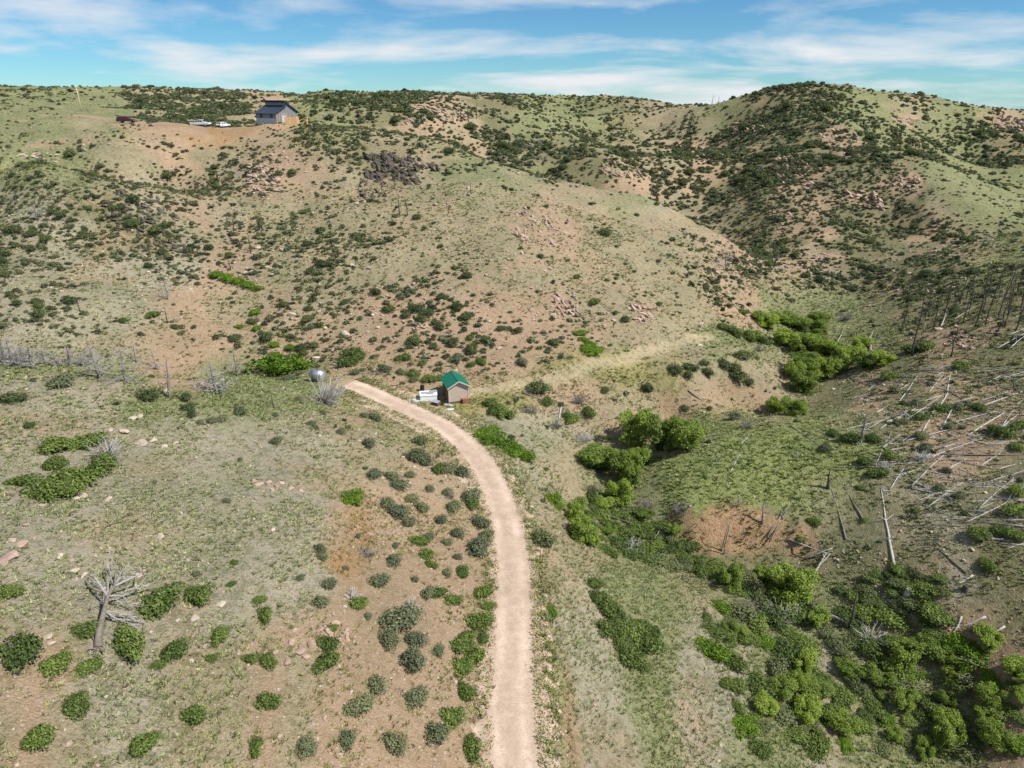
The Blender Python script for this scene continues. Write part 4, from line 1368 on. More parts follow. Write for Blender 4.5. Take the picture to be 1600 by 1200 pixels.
# stumps
for px, py, hp, mt, lb in ((1417, 932, 14, M_PALEWOOD, 'white tree stump among the low shrubs on the slope'), (1508, 922, 8, M_BURNT, 'small charred stump beside a bleached log')):
    p_ = ground_at(px, py); h = hp * mpp(p_)
    q = Parts()
    th = np.linspace(0, 2 * math.pi, 11)[:-1]
    prof = [(-.2, .36), (.05, .32), (h * .5, .26), (h * .92, .25), (h, .22)]
    v = []; f = []
    for z_, r_ in prof:
        v += [(r_ * math.cos(a) * (1 + .12 * math.sin(3 * a)), r_ * math.sin(a), z_ + (.06 * math.sin(a * 2 + 1) if z_ > h * .9 else 0)) for a in th]
    for i in range(len(prof) - 1):
        f += [(i * 10 + j, i * 10 + (j + 1) % 10, i * 10 + 10 + (j + 1) % 10, i * 10 + 10 + j) for j in range(10)]
    f.append(tuple(range(40, 50)))
    q.add(v, f)
    set_props(link('tree_stump', q.mesh('stump'), mt, loc=tuple(p_)), lb, 'stump')
# ---------------------------------------------------------------- rocks
def rock_mat(name, a, b, edge):
    m, nt, bs = new_mat(name)
    tc = nd(nt, 'ShaderNodeTexCoord'); oi = nd(nt, 'ShaderNodeObjectInfo')
    n = nd(nt, 'ShaderNodeTexNoise', Scale=2.2, Detail=7.0, Roughness=0.7)
    nt.links.new(tc.outputs['Object'], n.inputs['Vector'])
    c = ramp(nt, n.outputs['Fac'], .3, .7, a, b)
    c = mixc(nt, 1.0, c, ramp(nt, oi.outputs['Random'], 0, 1, (.78, .76, .76), (1.15, 1.12, 1.10)), 'MULTIPLY')
    n2 = nd(nt, 'ShaderNodeTexNoise', Scale=9.0, Detail=4.0)
    nt.links.new(tc.outputs['Object'], n2.inputs['Vector'])
    c = mixc(nt, ramp(nt, n2.outputs['Fac'], .55, .7, (0, 0, 0), (.7, .7, .7)), c, edge)
    nt.links.new(c, bs.inputs['Base Color'])
    bp = nd(nt, 'ShaderNodeBump', Strength=.6, Distance=.08)
    nt.links.new(n.outputs['Fac'], bp.inputs['Height']); nt.links.new(bp.outputs['Normal'], bs.inputs['Normal'])
    return m


M_PINK = rock_mat('pink_granite', (.34, .235, .18), (.50, .385, .315), (.24, .19, .15))
M_CREAM = rock_mat('pale_granite', (.37, .30, .235), (.52, .45, .37), (.30, .26, .21))
M_SLATE = rock_mat('dark_gneiss', (.050, .041, .034), (.125, .106, .088), (.19, .17, .145))


def rock_mesh(seed, cuts=7, sub=2, mat=None, flat=.7):
    g = np.random.default_rng(seed)
    bm = bmesh.new(); bmesh.ops.create_icosphere(bm, subdivisions=sub, radius=1)
    pl = [(lambda d: d / np.linalg.norm(d))(g.normal(size=3)) for _ in range(cuts)]
    lim = g.uniform(.45, .8, cuts)
    for v in bm.verts:
        c = np.array(v.co)
        for n_, l_ in zip(pl, lim):
            e = c @ n_ - l_
            if e > 0: c = c - n_ * e
        c = c * (1 + .06 * g.normal()) * np.array([1.15, .9, flat])
        v.co = c
    me = bpy.data.meshes.new('rock'); bm.to_mesh(me); bm.free()
    if mat: me.materials.append(mat)
    return me


ROCKS = {k: [rock_mesh(i * 13 + j, mat=m_) for j in range(4)] for i, (k, m_) in enumerate((('pink', M_PINK), ('cream', M_CREAM), ('slate', M_SLATE)))}


def boulders(rows, kind, label, group):
    for px, py, w in rows:
        p = ground_at(px, py); s = w * mpp(p) * .47
        o = link('boulder', random.choice(ROCKS[kind]), loc=(p.x, p.y, p.z + s * .15))
        o.scale = (s, s * random.uniform(.7, 1.1), s * random.uniform(.55, .95))
        o.rotation_euler = (random.uniform(-.3, .3), random.uniform(-.3, .3), random.uniform(0, 6.28))
        set_props(o, label, 'boulder', group)


boulders([(255,613,20)], 'pink', 'upright pink boulder on the grassy crest', None)
boulders([(217,694,24)], 'cream', 'largest white boulder below the crest', None)
boulders([(240,688,16),(256,700,16),(275,693,10),(305,716,14),(324,703,8),(196,675,20),(207,655,16),(218,652,14),(172,673,12),(390,729,8)], 'cream', 'pale flat stone lying around the largest white boulder', 'pale stones below the crest')
boulders([(35,852,24),(18,872,30),(20,845,14),(5,880,18)], 'pink', 'pink boulder on the left end of the foreground slope', 'pink boulders on the foreground slope')
boulders([(116,894,17),(132,900,17),(118,907,12),(305,968,17),(278,970,10),(75,997,16),(80,1006,16),(345,946,18),(250,840,16),(235,838,8),(215,900,14),(226,893,12),(168,782,18),(128,776,20),(118,780,14),(65,790,14),(112,876,10),(155,877,8),(95,868,12),(320,1010,12),(372,1020,14),(300,1035,12)], 'cream', 'pale flat stone on the foreground slope', 'pale stones on the foreground slope')
boulders([(405,758,14),(420,756,16),(432,762,14),(440,755,10),(425,768,12),(455,764,12),(470,768,10),(410,768,10),(398,752,10)], 'pink', 'pink stone in the heap on the open grass', 'heap of pink stones')
boulders([(468,1020,18),(485,1010,22),(478,1028,16),(460,986,12),(448,1035,16),(500,985,14),(455,1005,14),(430,1020,12),(520,960,10),(540,985,14),(530,1000,12)], 'pink', 'tan rock breaking out of the lower cut bank', 'rocks in the lower cut bank')
boulders([(458,493,16),(540,522,18),(508,513,10),(500,488,12),(495,560,14),(520,570,10),(404,506,8),(575,520,10),(424,430,10),(402,388,12),(418,418,10),(712,580,10),(520,548,8),(640,560,8)], 'cream', 'white boulder on the stony hillside in the draw', 'white boulders in the draw')
boulders([(1094,541,12),(845,640,8),(1475,860,8),(1520,860,8),(1505,875,7),(1540,770,8),(1455,832,8),(1500,790,8),(1560,905,8),(1355,900,10),(1440,655,8),(1300,665,7)], 'cream', 'small white stone in the grass near the creek', 'small white stones near the creek')
boulders([(790,470,10),(830,450,9),(960,475,10),(945,510,9),(1010,430,8),(760,430,9),(860,420,9),(700,520,10),(720,500,9),(690,470,9),(840,520,10),(870,530,9),(780,545,10),(650,545,9),(610,530,9)], 'pink', 'pinkish boulder on the stony hillside above the track', 'boulders above the track')


def outcrop(px, py, w, h, n, kind, label, tilt=.5, size=.28, group=None):
    """rock ledges breaking out of a slope: one thing, each slab a part"""
    c0 = ground_at(px, py)
    o = link('rock_outcrop', None, loc=tuple(c0))
    for k in range(int(n * 1.7)):
        t = random.uniform(-.5, .5); s_ = random.uniform(-.5, .5)
        p = ground_at(px + t * w, py + s_ * h + t * w * .12)
        s = w * mpp(p) * size * random.uniform(.3, 1.0) * .42
        if abs(p.y - c0.y) > 60: continue
        r = link('rock_slab', random.choice(ROCKS[kind]), parent=o)
        r.location = (p.x - c0.x, p.y - c0.y, p.z - c0.z + s * .12)
        r.scale = (s * random.uniform(1.1, 1.7), s * .7, s * random.uniform(.4, .8))
        r.rotation_euler = (random.uniform(-.5, .5), tilt + random.uniform(-.45, .45), random.uniform(-1.2, 1.2))
    set_props(o, label, 'rock outcrop', group)


outcrop(615, 264, 86, 40, 84, 'slate', 'dark jagged rock outcrop high on the main hill', .75, .24)
outcrop(583, 294, 40, 44, 44, 'slate', 'dark broken ledge running down from the jagged outcrop', .7, .30)
outcrop(670, 262, 60, 14, 18, 'slate', 'low dark ledge right of the jagged outcrop', .6, .22)
outcrop(412, 282, 44, 50, 34, 'pink', 'pale pink slab outcrop on the left shoulder of the hill', .4, .36)
outcrop(885, 478, 36, 44, 26, 'pink', 'pink ribbed outcrop low on the right side of the hill', .8, .38)
outcrop(1000, 490, 44, 24, 22, 'pink', 'pale ledge near the grassy end of the hill', .5, .30)
outcrop(655, 508, 26, 20, 14, 'pink', 'brown overhanging rock above the shed', .3, .5)
outcrop(850, 355, 90, 60, 40, 'pink', 'scattered ledges across the middle of the hill', .5, .15)
outcrop(225, 335, 120, 60, 46, 'slate', 'grey rocks littering the shrubby left hillside', .4, .13)
outcrop(250, 385, 90, 24, 26, 'slate', 'low grey ledge across the left hillside', .4, .15)
outcrop(820, 245, 90, 50, 36, 'slate', 'grey scree among shrubs across the side valley', .4, .15)
outcrop(690, 175, 90, 22, 36, 'pink', 'pink ledges on the skyline hill beyond the house', .3, .16)
outcrop(640, 190, 60, 14, 22, 'pink', 'pink band of rock below the skyline ledges', .3, .18)
outcrop(975, 262, 70, 30, 32, 'pink', 'pink crag at the head of the side valley', .5, .18)
outcrop(1028, 292, 18, 36, 16, 'pink', 'narrow pink rib beside the main hill', .7, .4)
outcrop(1110, 245, 60, 24, 28, 'pink', 'pink rocks in the saddle of the valley', .4, .2)
outcrop(1170, 205, 50, 20, 24, 'pink', 'pale rocks on the flank of the dark hill', .4, .22)
outcrop(1240, 268, 60, 50, 40, 'pink', 'broad pink crag in the middle of the dark hill', .5, .2)
outcrop(1225, 345, 36, 30, 24, 'pink', 'pink rocks low on the dark hill', .5, .24)
outcrop(1345, 312, 70, 24, 36, 'pink', 'light pink crag under the crest of the dark hill', .4, .2)
outcrop(1415, 288, 44, 22, 24, 'pink', 'reddish ledge on the spur of the dark hill', .4, .24)
outcrop(1385, 265, 26, 14, 14, 'pink', 'small tan ledge high on the spur', .4, .24)
outcrop(1310, 215, 60, 26, 24, 'pink', 'tan rocks near the top of the dark hill', .5, .18)
outcrop(1420, 190, 40, 12, 20, 'pink', 'pink rocks on the green top of the hill', .3, .22)
outcrop(1582, 196, 50, 22, 34, 'pink', 'pink knob on the right skyline', .4, .3)
outcrop(1275, 415, 30, 22, 22, 'pink', 'pink rocks at the bottom of the dark hill', .4, .25)
outcrop(1300, 285, 60, 30, 26, 'slate', 'black rocks among the shrubs of the dark hill', .4, .18)
outcrop(1150, 410, 80, 50, 34, 'pink', 'pink rocks on the nose of the main hill', .5, .14)
outcrop(1545, 515, 18, 36, 18, 'pink', 'red rock pillar in the burnt stand', 1.0, .5)
outcrop(1500, 535, 50, 22, 26, 'pink', 'red broken ledge below the burnt stand', .4, .24)
outcrop(525, 985, 40, 24, 16, 'pink', 'tan layered ledge at the top of the lower cut bank', 1.0, .4)
outcrop(575, 830, 44, 40, 16, 'pink', 'tan crumbling ledge at the top of the orange bank', .9, .22)
outcrop(60, 245, 60, 14, 20, 'cream', 'white stones along the track below the bench', .2, .16)

# loose stones, far too many to count
STONES = []
for j in range(4):
    STONES.append(rock_mesh(500 + j, 5, 1, M_CREAM if j % 2 else M_PINK, .6))
XX = []; YY = []; SS = []
for y0, y1, n in ((16, 60, 24000), (60, 110, 24000), (110, 190, 30000)):
    xx, yy, g = poisson_pts(n, y0, y1, 7000 + y0)
    px, py, d = surveyed(xx, yy)
    so_ = cell_lookup(CS, px, py)
    pr = np.clip(so_ * .7 - .12 + fbm(xx, yy, 5, 3, 911) * .9, .01, 1)
    rdist, _ = dist_to_path(xx, yy, RC[::3]) if y0 < 100 else (np.full(xx.shape, 99), 0)
    k = g.uniform(0, 1, len(xx)) < np.where(rdist < 2.4, .5, pr)
    XX.append(xx[k]); YY.append(yy[k]); SS.append(g.lognormal(0, .45, k.sum()) * np.where(rdist[k] < 2.4, .62, 1) * (.06 if y0 < 60 else .09 if y0 < 110 else .16))
x = np.concatenate(XX); y = np.concatenate(YY); s = np.concatenate(SS); n = len(x)
g = np.random.default_rng(16)
scatter('loose_stones', np.stack([x, y, H(x, y) + s * .2], 1), np.stack([g.normal(size=n) * .3, g.normal(size=n) * .3, g.uniform(0, 6.28, n)], 1),
        np.stack([s, s, s], 1), g.integers(0, 4, n), np.ones((n, 3)), STONES, 'loose pale stones strewn over the slopes')
# ---------------------------------------------------------------- shed and the things around it
def box_obj(name, c, s, mat, parent, rz=0, top=1.0):
    q = Parts(); q.box((0, 0, 0), s, 0, top)
    o = link(name, q.mesh(name), mat, parent)
    o.location = c; o.rotation_euler = (0, 0, rz)
    return o


def poly_obj(name, verts_, faces_, mat, parent):
    q = Parts(); q.add(verts_, faces_)
    return link(name, q.mesh(name), mat, parent)


def slab(a, b, c, d, th):
    """a sheet a-b-c-d with thickness th below it"""
    a, b, c, d = [np.array(v, float) for v in (a, b, c, d)]
    n_ = np.cross(b - a, d - a); n_ /= np.linalg.norm(n_)
    if n_[2] < 0: n_ = -n_
    v = [a, b, c, d] + [p - n_ * th for p in (a, b, c, d)]
    return v, [(0, 1, 2, 3), (7, 6, 5, 4), (0, 4, 5, 1), (1, 5, 6, 2), (2, 6, 7, 3), (3, 7, 4, 0)]


M_TAN = plain_mat('tan_siding', (.47, .38, .315), .75, .08, 3)
M_BROWN = plain_mat('brown_board', (.27, .155, .10), .8, .25, 4)
M_GREEN = plain_mat('green_metal_roof', (.006, .150, .092), .45, .12, 1.5, .4)
M_TRIM = plain_mat('pale_trim', (.55, .50, .44), .7, .1)
M_WHITE = plain_mat('white_sheet', (.80, .81, .82), .6, .06, 2)
M_GREY = plain_mat('grey_panel', (.30, .31, .33), .6, .2, 3)
M_BLACK = plain_mat('black_rubber', (.025, .025, .027), .7, .3, 6)
M_DKWOOD = plain_mat('dark_plank', (.13, .085, .06), .8, .3, 5)
M_STEEL = plain_mat('galvanised_steel', (.50, .52, .54), .42, .12, 3, .5, .75)
M_STEELD = plain_mat('dull_steel', (.20, .19, .20), .6, .3, 3, .4, .5)
M_REDWOOD = plain_mat('red_brown_wood', (.30, .135, .085), .8, .25, 5)
M_PALLET = plain_mat('grey_pallet', (.36, .38, .36), .8, .2, 5)

RZ = math.radians(20)
gf = ground_at(717, 629)
back = Vector((-math.sin(RZ), math.cos(RZ), 0))
W, L, HW, RISE, OV = 2.75, 3.5, 2.35, .78, .28
org = gf + back * (L / 2)
org.z = max(float(H(gf.x, gf.y)), float(H(org.x, org.y))) - .05
shed = link('shed', None, loc=tuple(org)); shed.rotation_euler = (0, 0, RZ)
set_props(shed, 'small tan shed with a green metal gable roof beside the dirt road', 'shed')
hw = W / 2; hl = L / 2
box_obj('foundation', (0, 0, -.12), (W + .12, L + .12, .5), M_DKWOOD, shed)
gab = [(-hw, .14), (hw, .14), (hw, HW), (0, HW + RISE), (-hw, HW)]
q = Parts(); q.prism(gab, -hl, -hl + .09); link('front_wall', q.mesh('front_wall'), M_TAN, shed)
q = Parts(); q.prism(gab, hl - .09, hl); link('back_wall', q.mesh('back_wall'), M_TAN, shed)
box_obj('right_wall', (hw - .045, 0, .14 + (HW - .14) / 2), (.09, L - .18, HW - .14), M_TAN, shed)
lw = box_obj('left_wall', (-hw + .045, 0, .14 + (HW - .14) / 2), (.09, L - .18, HW - .14), M_BROWN, shed)
for k in range(11):
    box_obj('batten', (-hw - .012, -hl + .2 + k * (L - .4) / 10, .16 + (HW - .2) / 2), (.024, .06, HW - .22), M_BROWN, shed)
dr = box_obj('door', (-hw - .035, .55, 1.12), (.05, .85, 1.9), M_DKWOOD, shed)
box_obj('handle', (-.04, .32, 0), (.04, .05, .14), M_STEELD, dr)
ov = OV; slope = RISE / hw; ez = HW - slope * ov
for s in (-1, 1):
    v, f = slab((0, -hl - ov, HW + RISE + .10), (0, hl + ov, HW + RISE + .10), (s * (hw + ov), hl + ov, ez + .10), (s * (hw + ov), -hl - ov, ez + .10), .05)
    rf = poly_obj('roof_panel', v, f, M_GREEN, shed)
    for k in range(9):
        yy_ = -hl - ov + .12 + k * (L + 2 * ov - .24) / 8
        v, f = slab((s * .06, yy_ - .015, HW + RISE + .125 - slope * .06), (s * .06, yy_ + .015, HW + RISE + .125 - slope * .06),
                    (s * (hw + ov - .01), yy_ + .015, ez + .128), (s * (hw + ov - .01), yy_ - .015, ez + .128), .03)
        poly_obj('roof_rib', v, f, M_GREEN, rf)
    for e in (-1, 1):
        v, f = slab((0, e * (hl + ov), HW + RISE + .055), (0, e * (hl + ov + .05), HW + RISE + .055), (s * (hw + ov), e * (hl + ov + .05), ez + .055), (s * (hw + ov), e * (hl + ov), ez + .055), .14)
        poly_obj('rake_trim', v, f, M_TRIM, shed)
v, f = slab((-.16, -hl - ov, HW + RISE + .06), (-.16, hl + ov, HW + RISE + .06), (.16, hl + ov, HW + RISE + .06), (.16, -hl - ov, HW + RISE + .06), .03)
q = Parts(); q.prism([(-.17, HW + RISE + .035), (0, HW + RISE + .14), (.17, HW + RISE + .035), (.15, HW + RISE + .02), (0, HW + RISE + .11), (-.15, HW + RISE + .02)], -hl - ov, hl + ov)
link('ridge_cap', q.mesh('ridge_cap'), M_GREEN, shed)
for sx_ in (-1, 1):
    box_obj('corner_trim', (sx_ * (hw + .008), -hl - .008, .14 + (HW - .3) / 2), (.09, .09, HW - .3), M_TRIM, shed)


def on_ground(px, py):
    return ground_at(px, py)


def crate(px, py, s, rz, mat, topmat, label, name='wooden_crate', cat='crate'):
    p = on_ground(px, py)
    o = link(name, None, loc=tuple(p)); o.rotation_euler = (0, 0, rz)
    x, y, z = s
    for dx, dy, sx_, sy_ in ((0, -y / 2, x, .05), (0, y / 2, x, .05), (-x / 2, 0, .05, y - .06), (x / 2, 0, .05, y - .06)):
        n_ = 3
        for k in range(n_):
            h_ = z / n_ - .03
            box_obj('plank', (dx, dy, -.05 + (k + .5) * z / n_ + .04), (sx_, sy_, h_), mat, o)
    box_obj('lid', (0, 0, z + .03), (x + .08, y + .08, .05), topmat, o)
    set_props(o, label, cat)
    return o


crate(727, 629, (.85, .6, .6), RZ, M_REDWOOD, M_REDWOOD, 'red brown wooden box standing against the shed front')
crate(681, 634, (.95, .75, .62), -.45, M_DKWOOD, M_GREY, 'dark wooden crate between the white box and the shed')

p = on_ground(669, 627)
hb = link('covered_tub', None, loc=(p.x, p.y + .6, float(H(p.x, p.y + .6)))); hb.rotation_euler = (0, 0, .15)
q = Parts(); q.box((0, 0, .42), (2.35, 1.7, .95), 0, .96); link('side_skirt', q.mesh('side_skirt'), M_WHITE, hb)
box_obj('top_sheet', (0, 0, .92), (2.4, 1.75, .06), M_WHITE, hb)
for k, (dx, dy, rz_) in enumerate(((-.55, .1, .1), (.25, -.2, -.15), (.7, .35, .2))):
    box_obj('top_panel', (dx, dy, .975 + .045 * k), (.95, .7, .035), M_GREY, hb, rz_)
set_props(hb, 'white square tub with grey panels lying on its top near the shed', 'tub')

for px, py, sx_, sy_, rz_, mt, lb in ((648, 627, 1.7, 1.1, .35, M_WHITE, 'white sheet in a dark frame lying flat on the ground beside the tub'),
                                      (701, 634, 1.0, .6, -.3, M_PALLET, 'grey green pallet lying in front of the shed'),
                                      (704, 641, 1.0, .5, .1, M_WHITE, 'pale flat board lying in the grass below the pallet')):
    p = on_ground(px, py)
    o = link('flat_panel', None, loc=tuple(p)); o.rotation_euler = (0, 0, rz_)
    box_obj('sheet', (0, 0, .10), (sx_ - .06, sy_ - .06, .05), mt, o)
    for dx, dy, a_, b_ in ((0, sy_ / 2, sx_ + .06, .06), (0, -sy_ / 2, sx_ + .06, .06), (sx_ / 2, 0, .06, sy_ - .07), (-sx_ / 2, 0, .06, sy_ - .07)):
        box_obj('frame_bar', (dx, dy, .09), (a_, b_, .16), M_GREY if mt is not M_PALLET else M_PALLET, o)
    set_props(o, lb, 'panel')


def tyre(px, py, R, label, flat=True):
    p = on_ground(px, py)
    q = Parts(); n1, n2 = 16, 8; v = []; f = []
    for i in range(n1):
        a = 2 * math.pi * i / n1
        for j in range(n2):
            b = 2 * math.pi * j / n2
            rr = R * .72 + R * .28 * math.cos(b)
            v.append((rr * math.cos(a), rr * math.sin(a), R * .26 * math.sin(b) + R * .26))
    for i in range(n1):
        for j in range(n2):
            f.append((i * n2 + j, ((i + 1) % n1) * n2 + j, ((i + 1) % n1) * n2 + (j + 1) % n2, i * n2 + (j + 1) % n2))
    q.add(v, f)
    o = link('tyre', q.mesh('tyre', True), M_BLACK, loc=tuple(p))
    if not flat:
        o.rotation_euler = (math.radians(70), 0, .5); o.location.z += R * .9
    set_props(o, label, 'tyre')


tyre(690, 632, .34, 'old black tyre lying between crate and shed')
# dark drum behind the tub
p = on_ground(660, 611)
dm = link('drum', None, loc=tuple(p))
th = np.linspace(0, 2 * math.pi, 17)[:-1]
prof = [(-.05, .29), (.02, .30), (.28, .29), (.30, .305), (.32, .29), (.58, .29), (.60, .305), (.62, .29), (.88, .30), (.90, .29)]
v = []; f = []
for z_, r_ in prof:
    v += [(r_ * math.cos(a), r_ * math.sin(a), z_) for a in th]
for i in range(len(prof) - 1):
    f += [(i * 16 + j, i * 16 + (j + 1) % 16, i * 16 + 16 + (j + 1) % 16, i * 16 + 16 + j) for j in range(16)]
f.append(tuple(range(len(prof) * 16 - 16, len(prof) * 16)))
q = Parts(); q.add(v, f); link('barrel', q.mesh('barrel'), M_BLACK, dm)
box_obj('bung', (.12, 0, .915), (.06, .06, .03), M_STEELD, dm)
set_props(dm, 'black drum standing behind the white tub', 'drum')

# ---------------------------------------------------------------- water tank
p = on_ground(496, 597)
tk = link('water_tank', None, loc=(p.x, p.y + .5, float(H(p.x, p.y + .5)))); tk.rotation_euler = (0, 0, math.radians(-28))
R_, LN = .78, 1.7


def ring(prof, n=24):
    v = []; f = []
    th = np.linspace(0, 2 * math.pi, n + 1)[:-1]
    for x_, r_ in prof:
        v += [(x_, r_ * math.cos(a), r_ * math.sin(a) + .95) for a in th]
    for i in range(len(prof) - 1):
        f += [(i * n + j, i * n + (j + 1) % n, (i + 1) * n + (j + 1) % n, (i + 1) * n + j) for j in range(n)]
    f.append(tuple(range(n))); f.append(tuple(range((len(prof) - 1) * n, len(prof) * n)))
    return v, f


q = Parts(); q.add(*ring([(-LN / 2, R_), (LN / 2, R_)])); link('shell', q.mesh('shell', True), M_STEEL, tk)
for s, mt in ((-1, M_STEELD), (1, M_STEEL)):
    q = Parts(); q.add(*ring([(s * LN / 2, R_ * .995), (s * (LN / 2 + .16), R_ * .9), (s * (LN / 2 + .27), R_ * .62), (s * (LN / 2 + .32), R_ * .2)])); link('end_cap', q.mesh('end_cap', True), mt, tk)
for x_ in (-.5, .5):
    q = Parts(); q.add(*ring([(x_ - .04, R_ + .012), (x_ + .04, R_ + .012)])); link('band', q.mesh('band'), M_STEELD, tk)
    box_obj('cradle', (x_, 0, .12), (.16, 1.1, .5), M_DKWOOD, tk)
box_obj('hatch', (.1, 0, .95 + R_ + .03), (.32, .32, .1), M_STEELD, tk)
set_props(tk, 'silver water tank with a dark end lying on the grassy crest', 'water tank')

# ---------------------------------------------------------------- house on the bench
M_ROOF = plain_mat('dark_blue_roof', (.035, .05, .075), .55, .2, .8, .3)
M_HGREY = plain_mat('grey_cladding', (.20, .205, .22), .7, .08, 1)
M_HPALE = plain_mat('pale_panel', (.46, .48, .50), .7, .05, 1)
M_GLASS = plain_mat('dark_window', (.02, .025, .03), .15, .2, 1, .5)
M_LUMBER = plain_mat('new_lumber', (.62, .40, .20), .75, .15, 3)
ph = ground_at(432, 193.5)
rz = math.radians(-35)
hs = link('house', None, loc=(ph.x, ph.y, ph.z - .05)); hs.rotation_euler = (0, 0, rz); hs.scale = (1.2, .92, 1.06)
# local origin: the near corner; x runs to the left end as negative, y into the depth
HWD, HDP, EH = 7.6, 8.4, 2.75
q = Parts(); q.box((-HWD / 2, .06, .72), (HWD, .12, 1.44)); link('lower_wall', q.mesh('lower_wall'), M_HPALE, hs)  # lower half of the long wall, in a paler tone than the upper
fw = box_obj('front_wall', (-HWD / 2, .09, 1.44 + (EH - 1.44) / 2), (HWD, .12, EH - 1.44), M_HGREY, hs)
for wx in (-5.6, -1.7):
    wdw = box_obj('window', (wx, .015, 2.02), (.95, .06, 1.05), M_BLACK, hs)
    box_obj('pane', (0, -.035, 0), (.82, .02, .92), M_GLASS, wdw)
gz = [(0, 0), (HDP, 0), (HDP, 2.9), (4.1, 5.55), (4.1, 4.6), (0, EH)]
for nm, x0, x1, mt in (('gable_wall', -.14, 0, M_HGREY), ('far_wall', -HWD, -HWD + .14, M_HGREY)):
    q = Parts(); q.add([(x0, a, b) for a, b in gz] + [(x1, a, b) for a, b in gz],
                       [(0, 1, 2, 3, 4, 5), (11, 10, 9, 8, 7, 6)] + [(i, i + 6, (i + 1) % 6 + 6, (i + 1) % 6) for i in range(6)])
    link(nm, q.mesh(nm), mt, hs)
box_obj('back_wall', (-HWD / 2, HDP - .07, 1.4), (HWD - .3, .12, 2.8), M_HGREY, hs)
box_obj('clerestory_wall', (-HWD / 2, 4.16, 5.05), (HWD - .3, .1, 1.0), M_HGREY, hs)
v, f = slab((-HWD - .4, -.5, EH - .12), (.4, -.5, EH - .12), (.4, 4.25, 4.78), (-HWD - .4, 4.25, 4.78), .16)
poly_obj('front_roof', v, f, M_ROOF, hs)
v, f = slab((-HWD - .4, 3.5, 5.98), (.4, 3.5, 5.98), (.4, 9.0, 2.85), (-HWD - .4, 9.0, 2.85), .2)
poly_obj('rear_roof', v, f, M_ROOF, hs)
box_obj('annex', (-HWD - .6, 5.4, 1.9), (1.1, 4.2, 3.8), M_BLACK, hs)
dr = box_obj('door', (.03, 3.1, 1.1), (.07, 1.5, 2.1), M_HPALE, hs)
for yy_ in (2.2, 4.0):
    box_obj('door_post', (.05, yy_, 1.2), (.1, .16, 2.4), M_LUMBER, hs)
box_obj('door_lintel', (.05, 3.1, 2.48), (.1, 2.0, .16), M_LUMBER, hs)
for yy_ in (.25, 1.2, 5.2, 6.6, 8.2):
    box_obj('stud', (.06, yy_, 1.25), (.1, .12, 2.5), M_LUMBER, hs)
set_props(hs, 'grey house with a paler lower wall and a stepped dark blue roof on the bench', 'house')

# lumber fence beside the house
pf = [ground_at(446, 195.5), ground_at(464, 196), ground_at(481, 192)]
fe = link('lumber_fence', None, loc=tuple(pf[0]))
q = Parts(); rails = Parts()
F0 = pf[0]
for a, b in ((pf[0], pf[1]), (pf[1], pf[2])):
    d = b - a; ln = d.length; n_ = int(ln / .17); ang = math.atan2(d.y, d.x)
    for k in range(n_):
        c = a + d * ((k + .5) / n_) - F0
        q.box((c.x, c.y, float(H(c.x + F0.x, c.y + F0.y)) - F0.z + .95), (.15, .04, 2.5 + .12 * math.sin(k * 2.3)), ang)
    for zz in (.5, 1.5):
        c = a + d * .5 - F0
        nx, ny = -math.sin(ang) * .05, math.cos(ang) * .05
        rails.box((c.x + nx, c.y + ny, c.z + zz), (ln, .05, .12), ang)
pk = link('pickets', q.mesh('pickets'), M_LUMBER, fe); pk['kind'] = 'stuff'
link('rails', rails.mesh('rails'), M_LUMBER, fe)
for a in pf:
    c = a - F0; box_obj('post', (c.x, c.y + .08, c.z + 1.05), (.14, .14, 2.2), M_LUMBER, fe)
set_props(fe, 'new lumber palisade fence beside the house', 'fence')

# pole
pp = ground_at(128, 175)
po = link('utility_pole', None, loc=tuple(pp))
q = Parts(); q.tube([(0, 0, -.5), (-.05, 0, 3), (-.15, 0, 7.5)], [.15, .13, .10], 8); link('shaft', q.mesh('shaft', True), plain_mat('pole_wood', (.55, .47, .30), .8, .15, 3), po)
q = Parts(); q.tube([(-.15, 0, 7.48), (-.151, 0, 7.56)], [.12, .06], 8); link('cap', q.mesh('cap'), M_STEELD, po)
set_props(po, 'tall pale wooden pole on the bench beside the track', 'pole')


# ---------------------------------------------------------------- vehicles on the bench
def paint(name, col):
    m, nt, b = new_mat(name)
    b.inputs['Base Color'].default_value = (*col, 1); b.inputs['Roughness'].default_value = .35
    b.inputs['Specular IOR Level'].default_value = .4
    tc = nd(nt, 'ShaderNodeTexCoord'); n = nd(nt, 'ShaderNodeTexNoise', Scale=2.0, Detail=4.0)
    nt.links.new(tc.outputs['Object'], n.inputs['Vector'])
    nt.links.new(ramp(nt, n.outputs['Fac'], .3, .7, tuple(c * .85 for c in col), col), b.inputs['Base Color'])
    return m


M_LAMP = plain_mat('lamp_glass', (.7, .7, .68), .2, .05, 2, .5)
M_TAIL = plain_mat('tail_lamp', (.35, .02, .02), .3, .1, 2, .5)


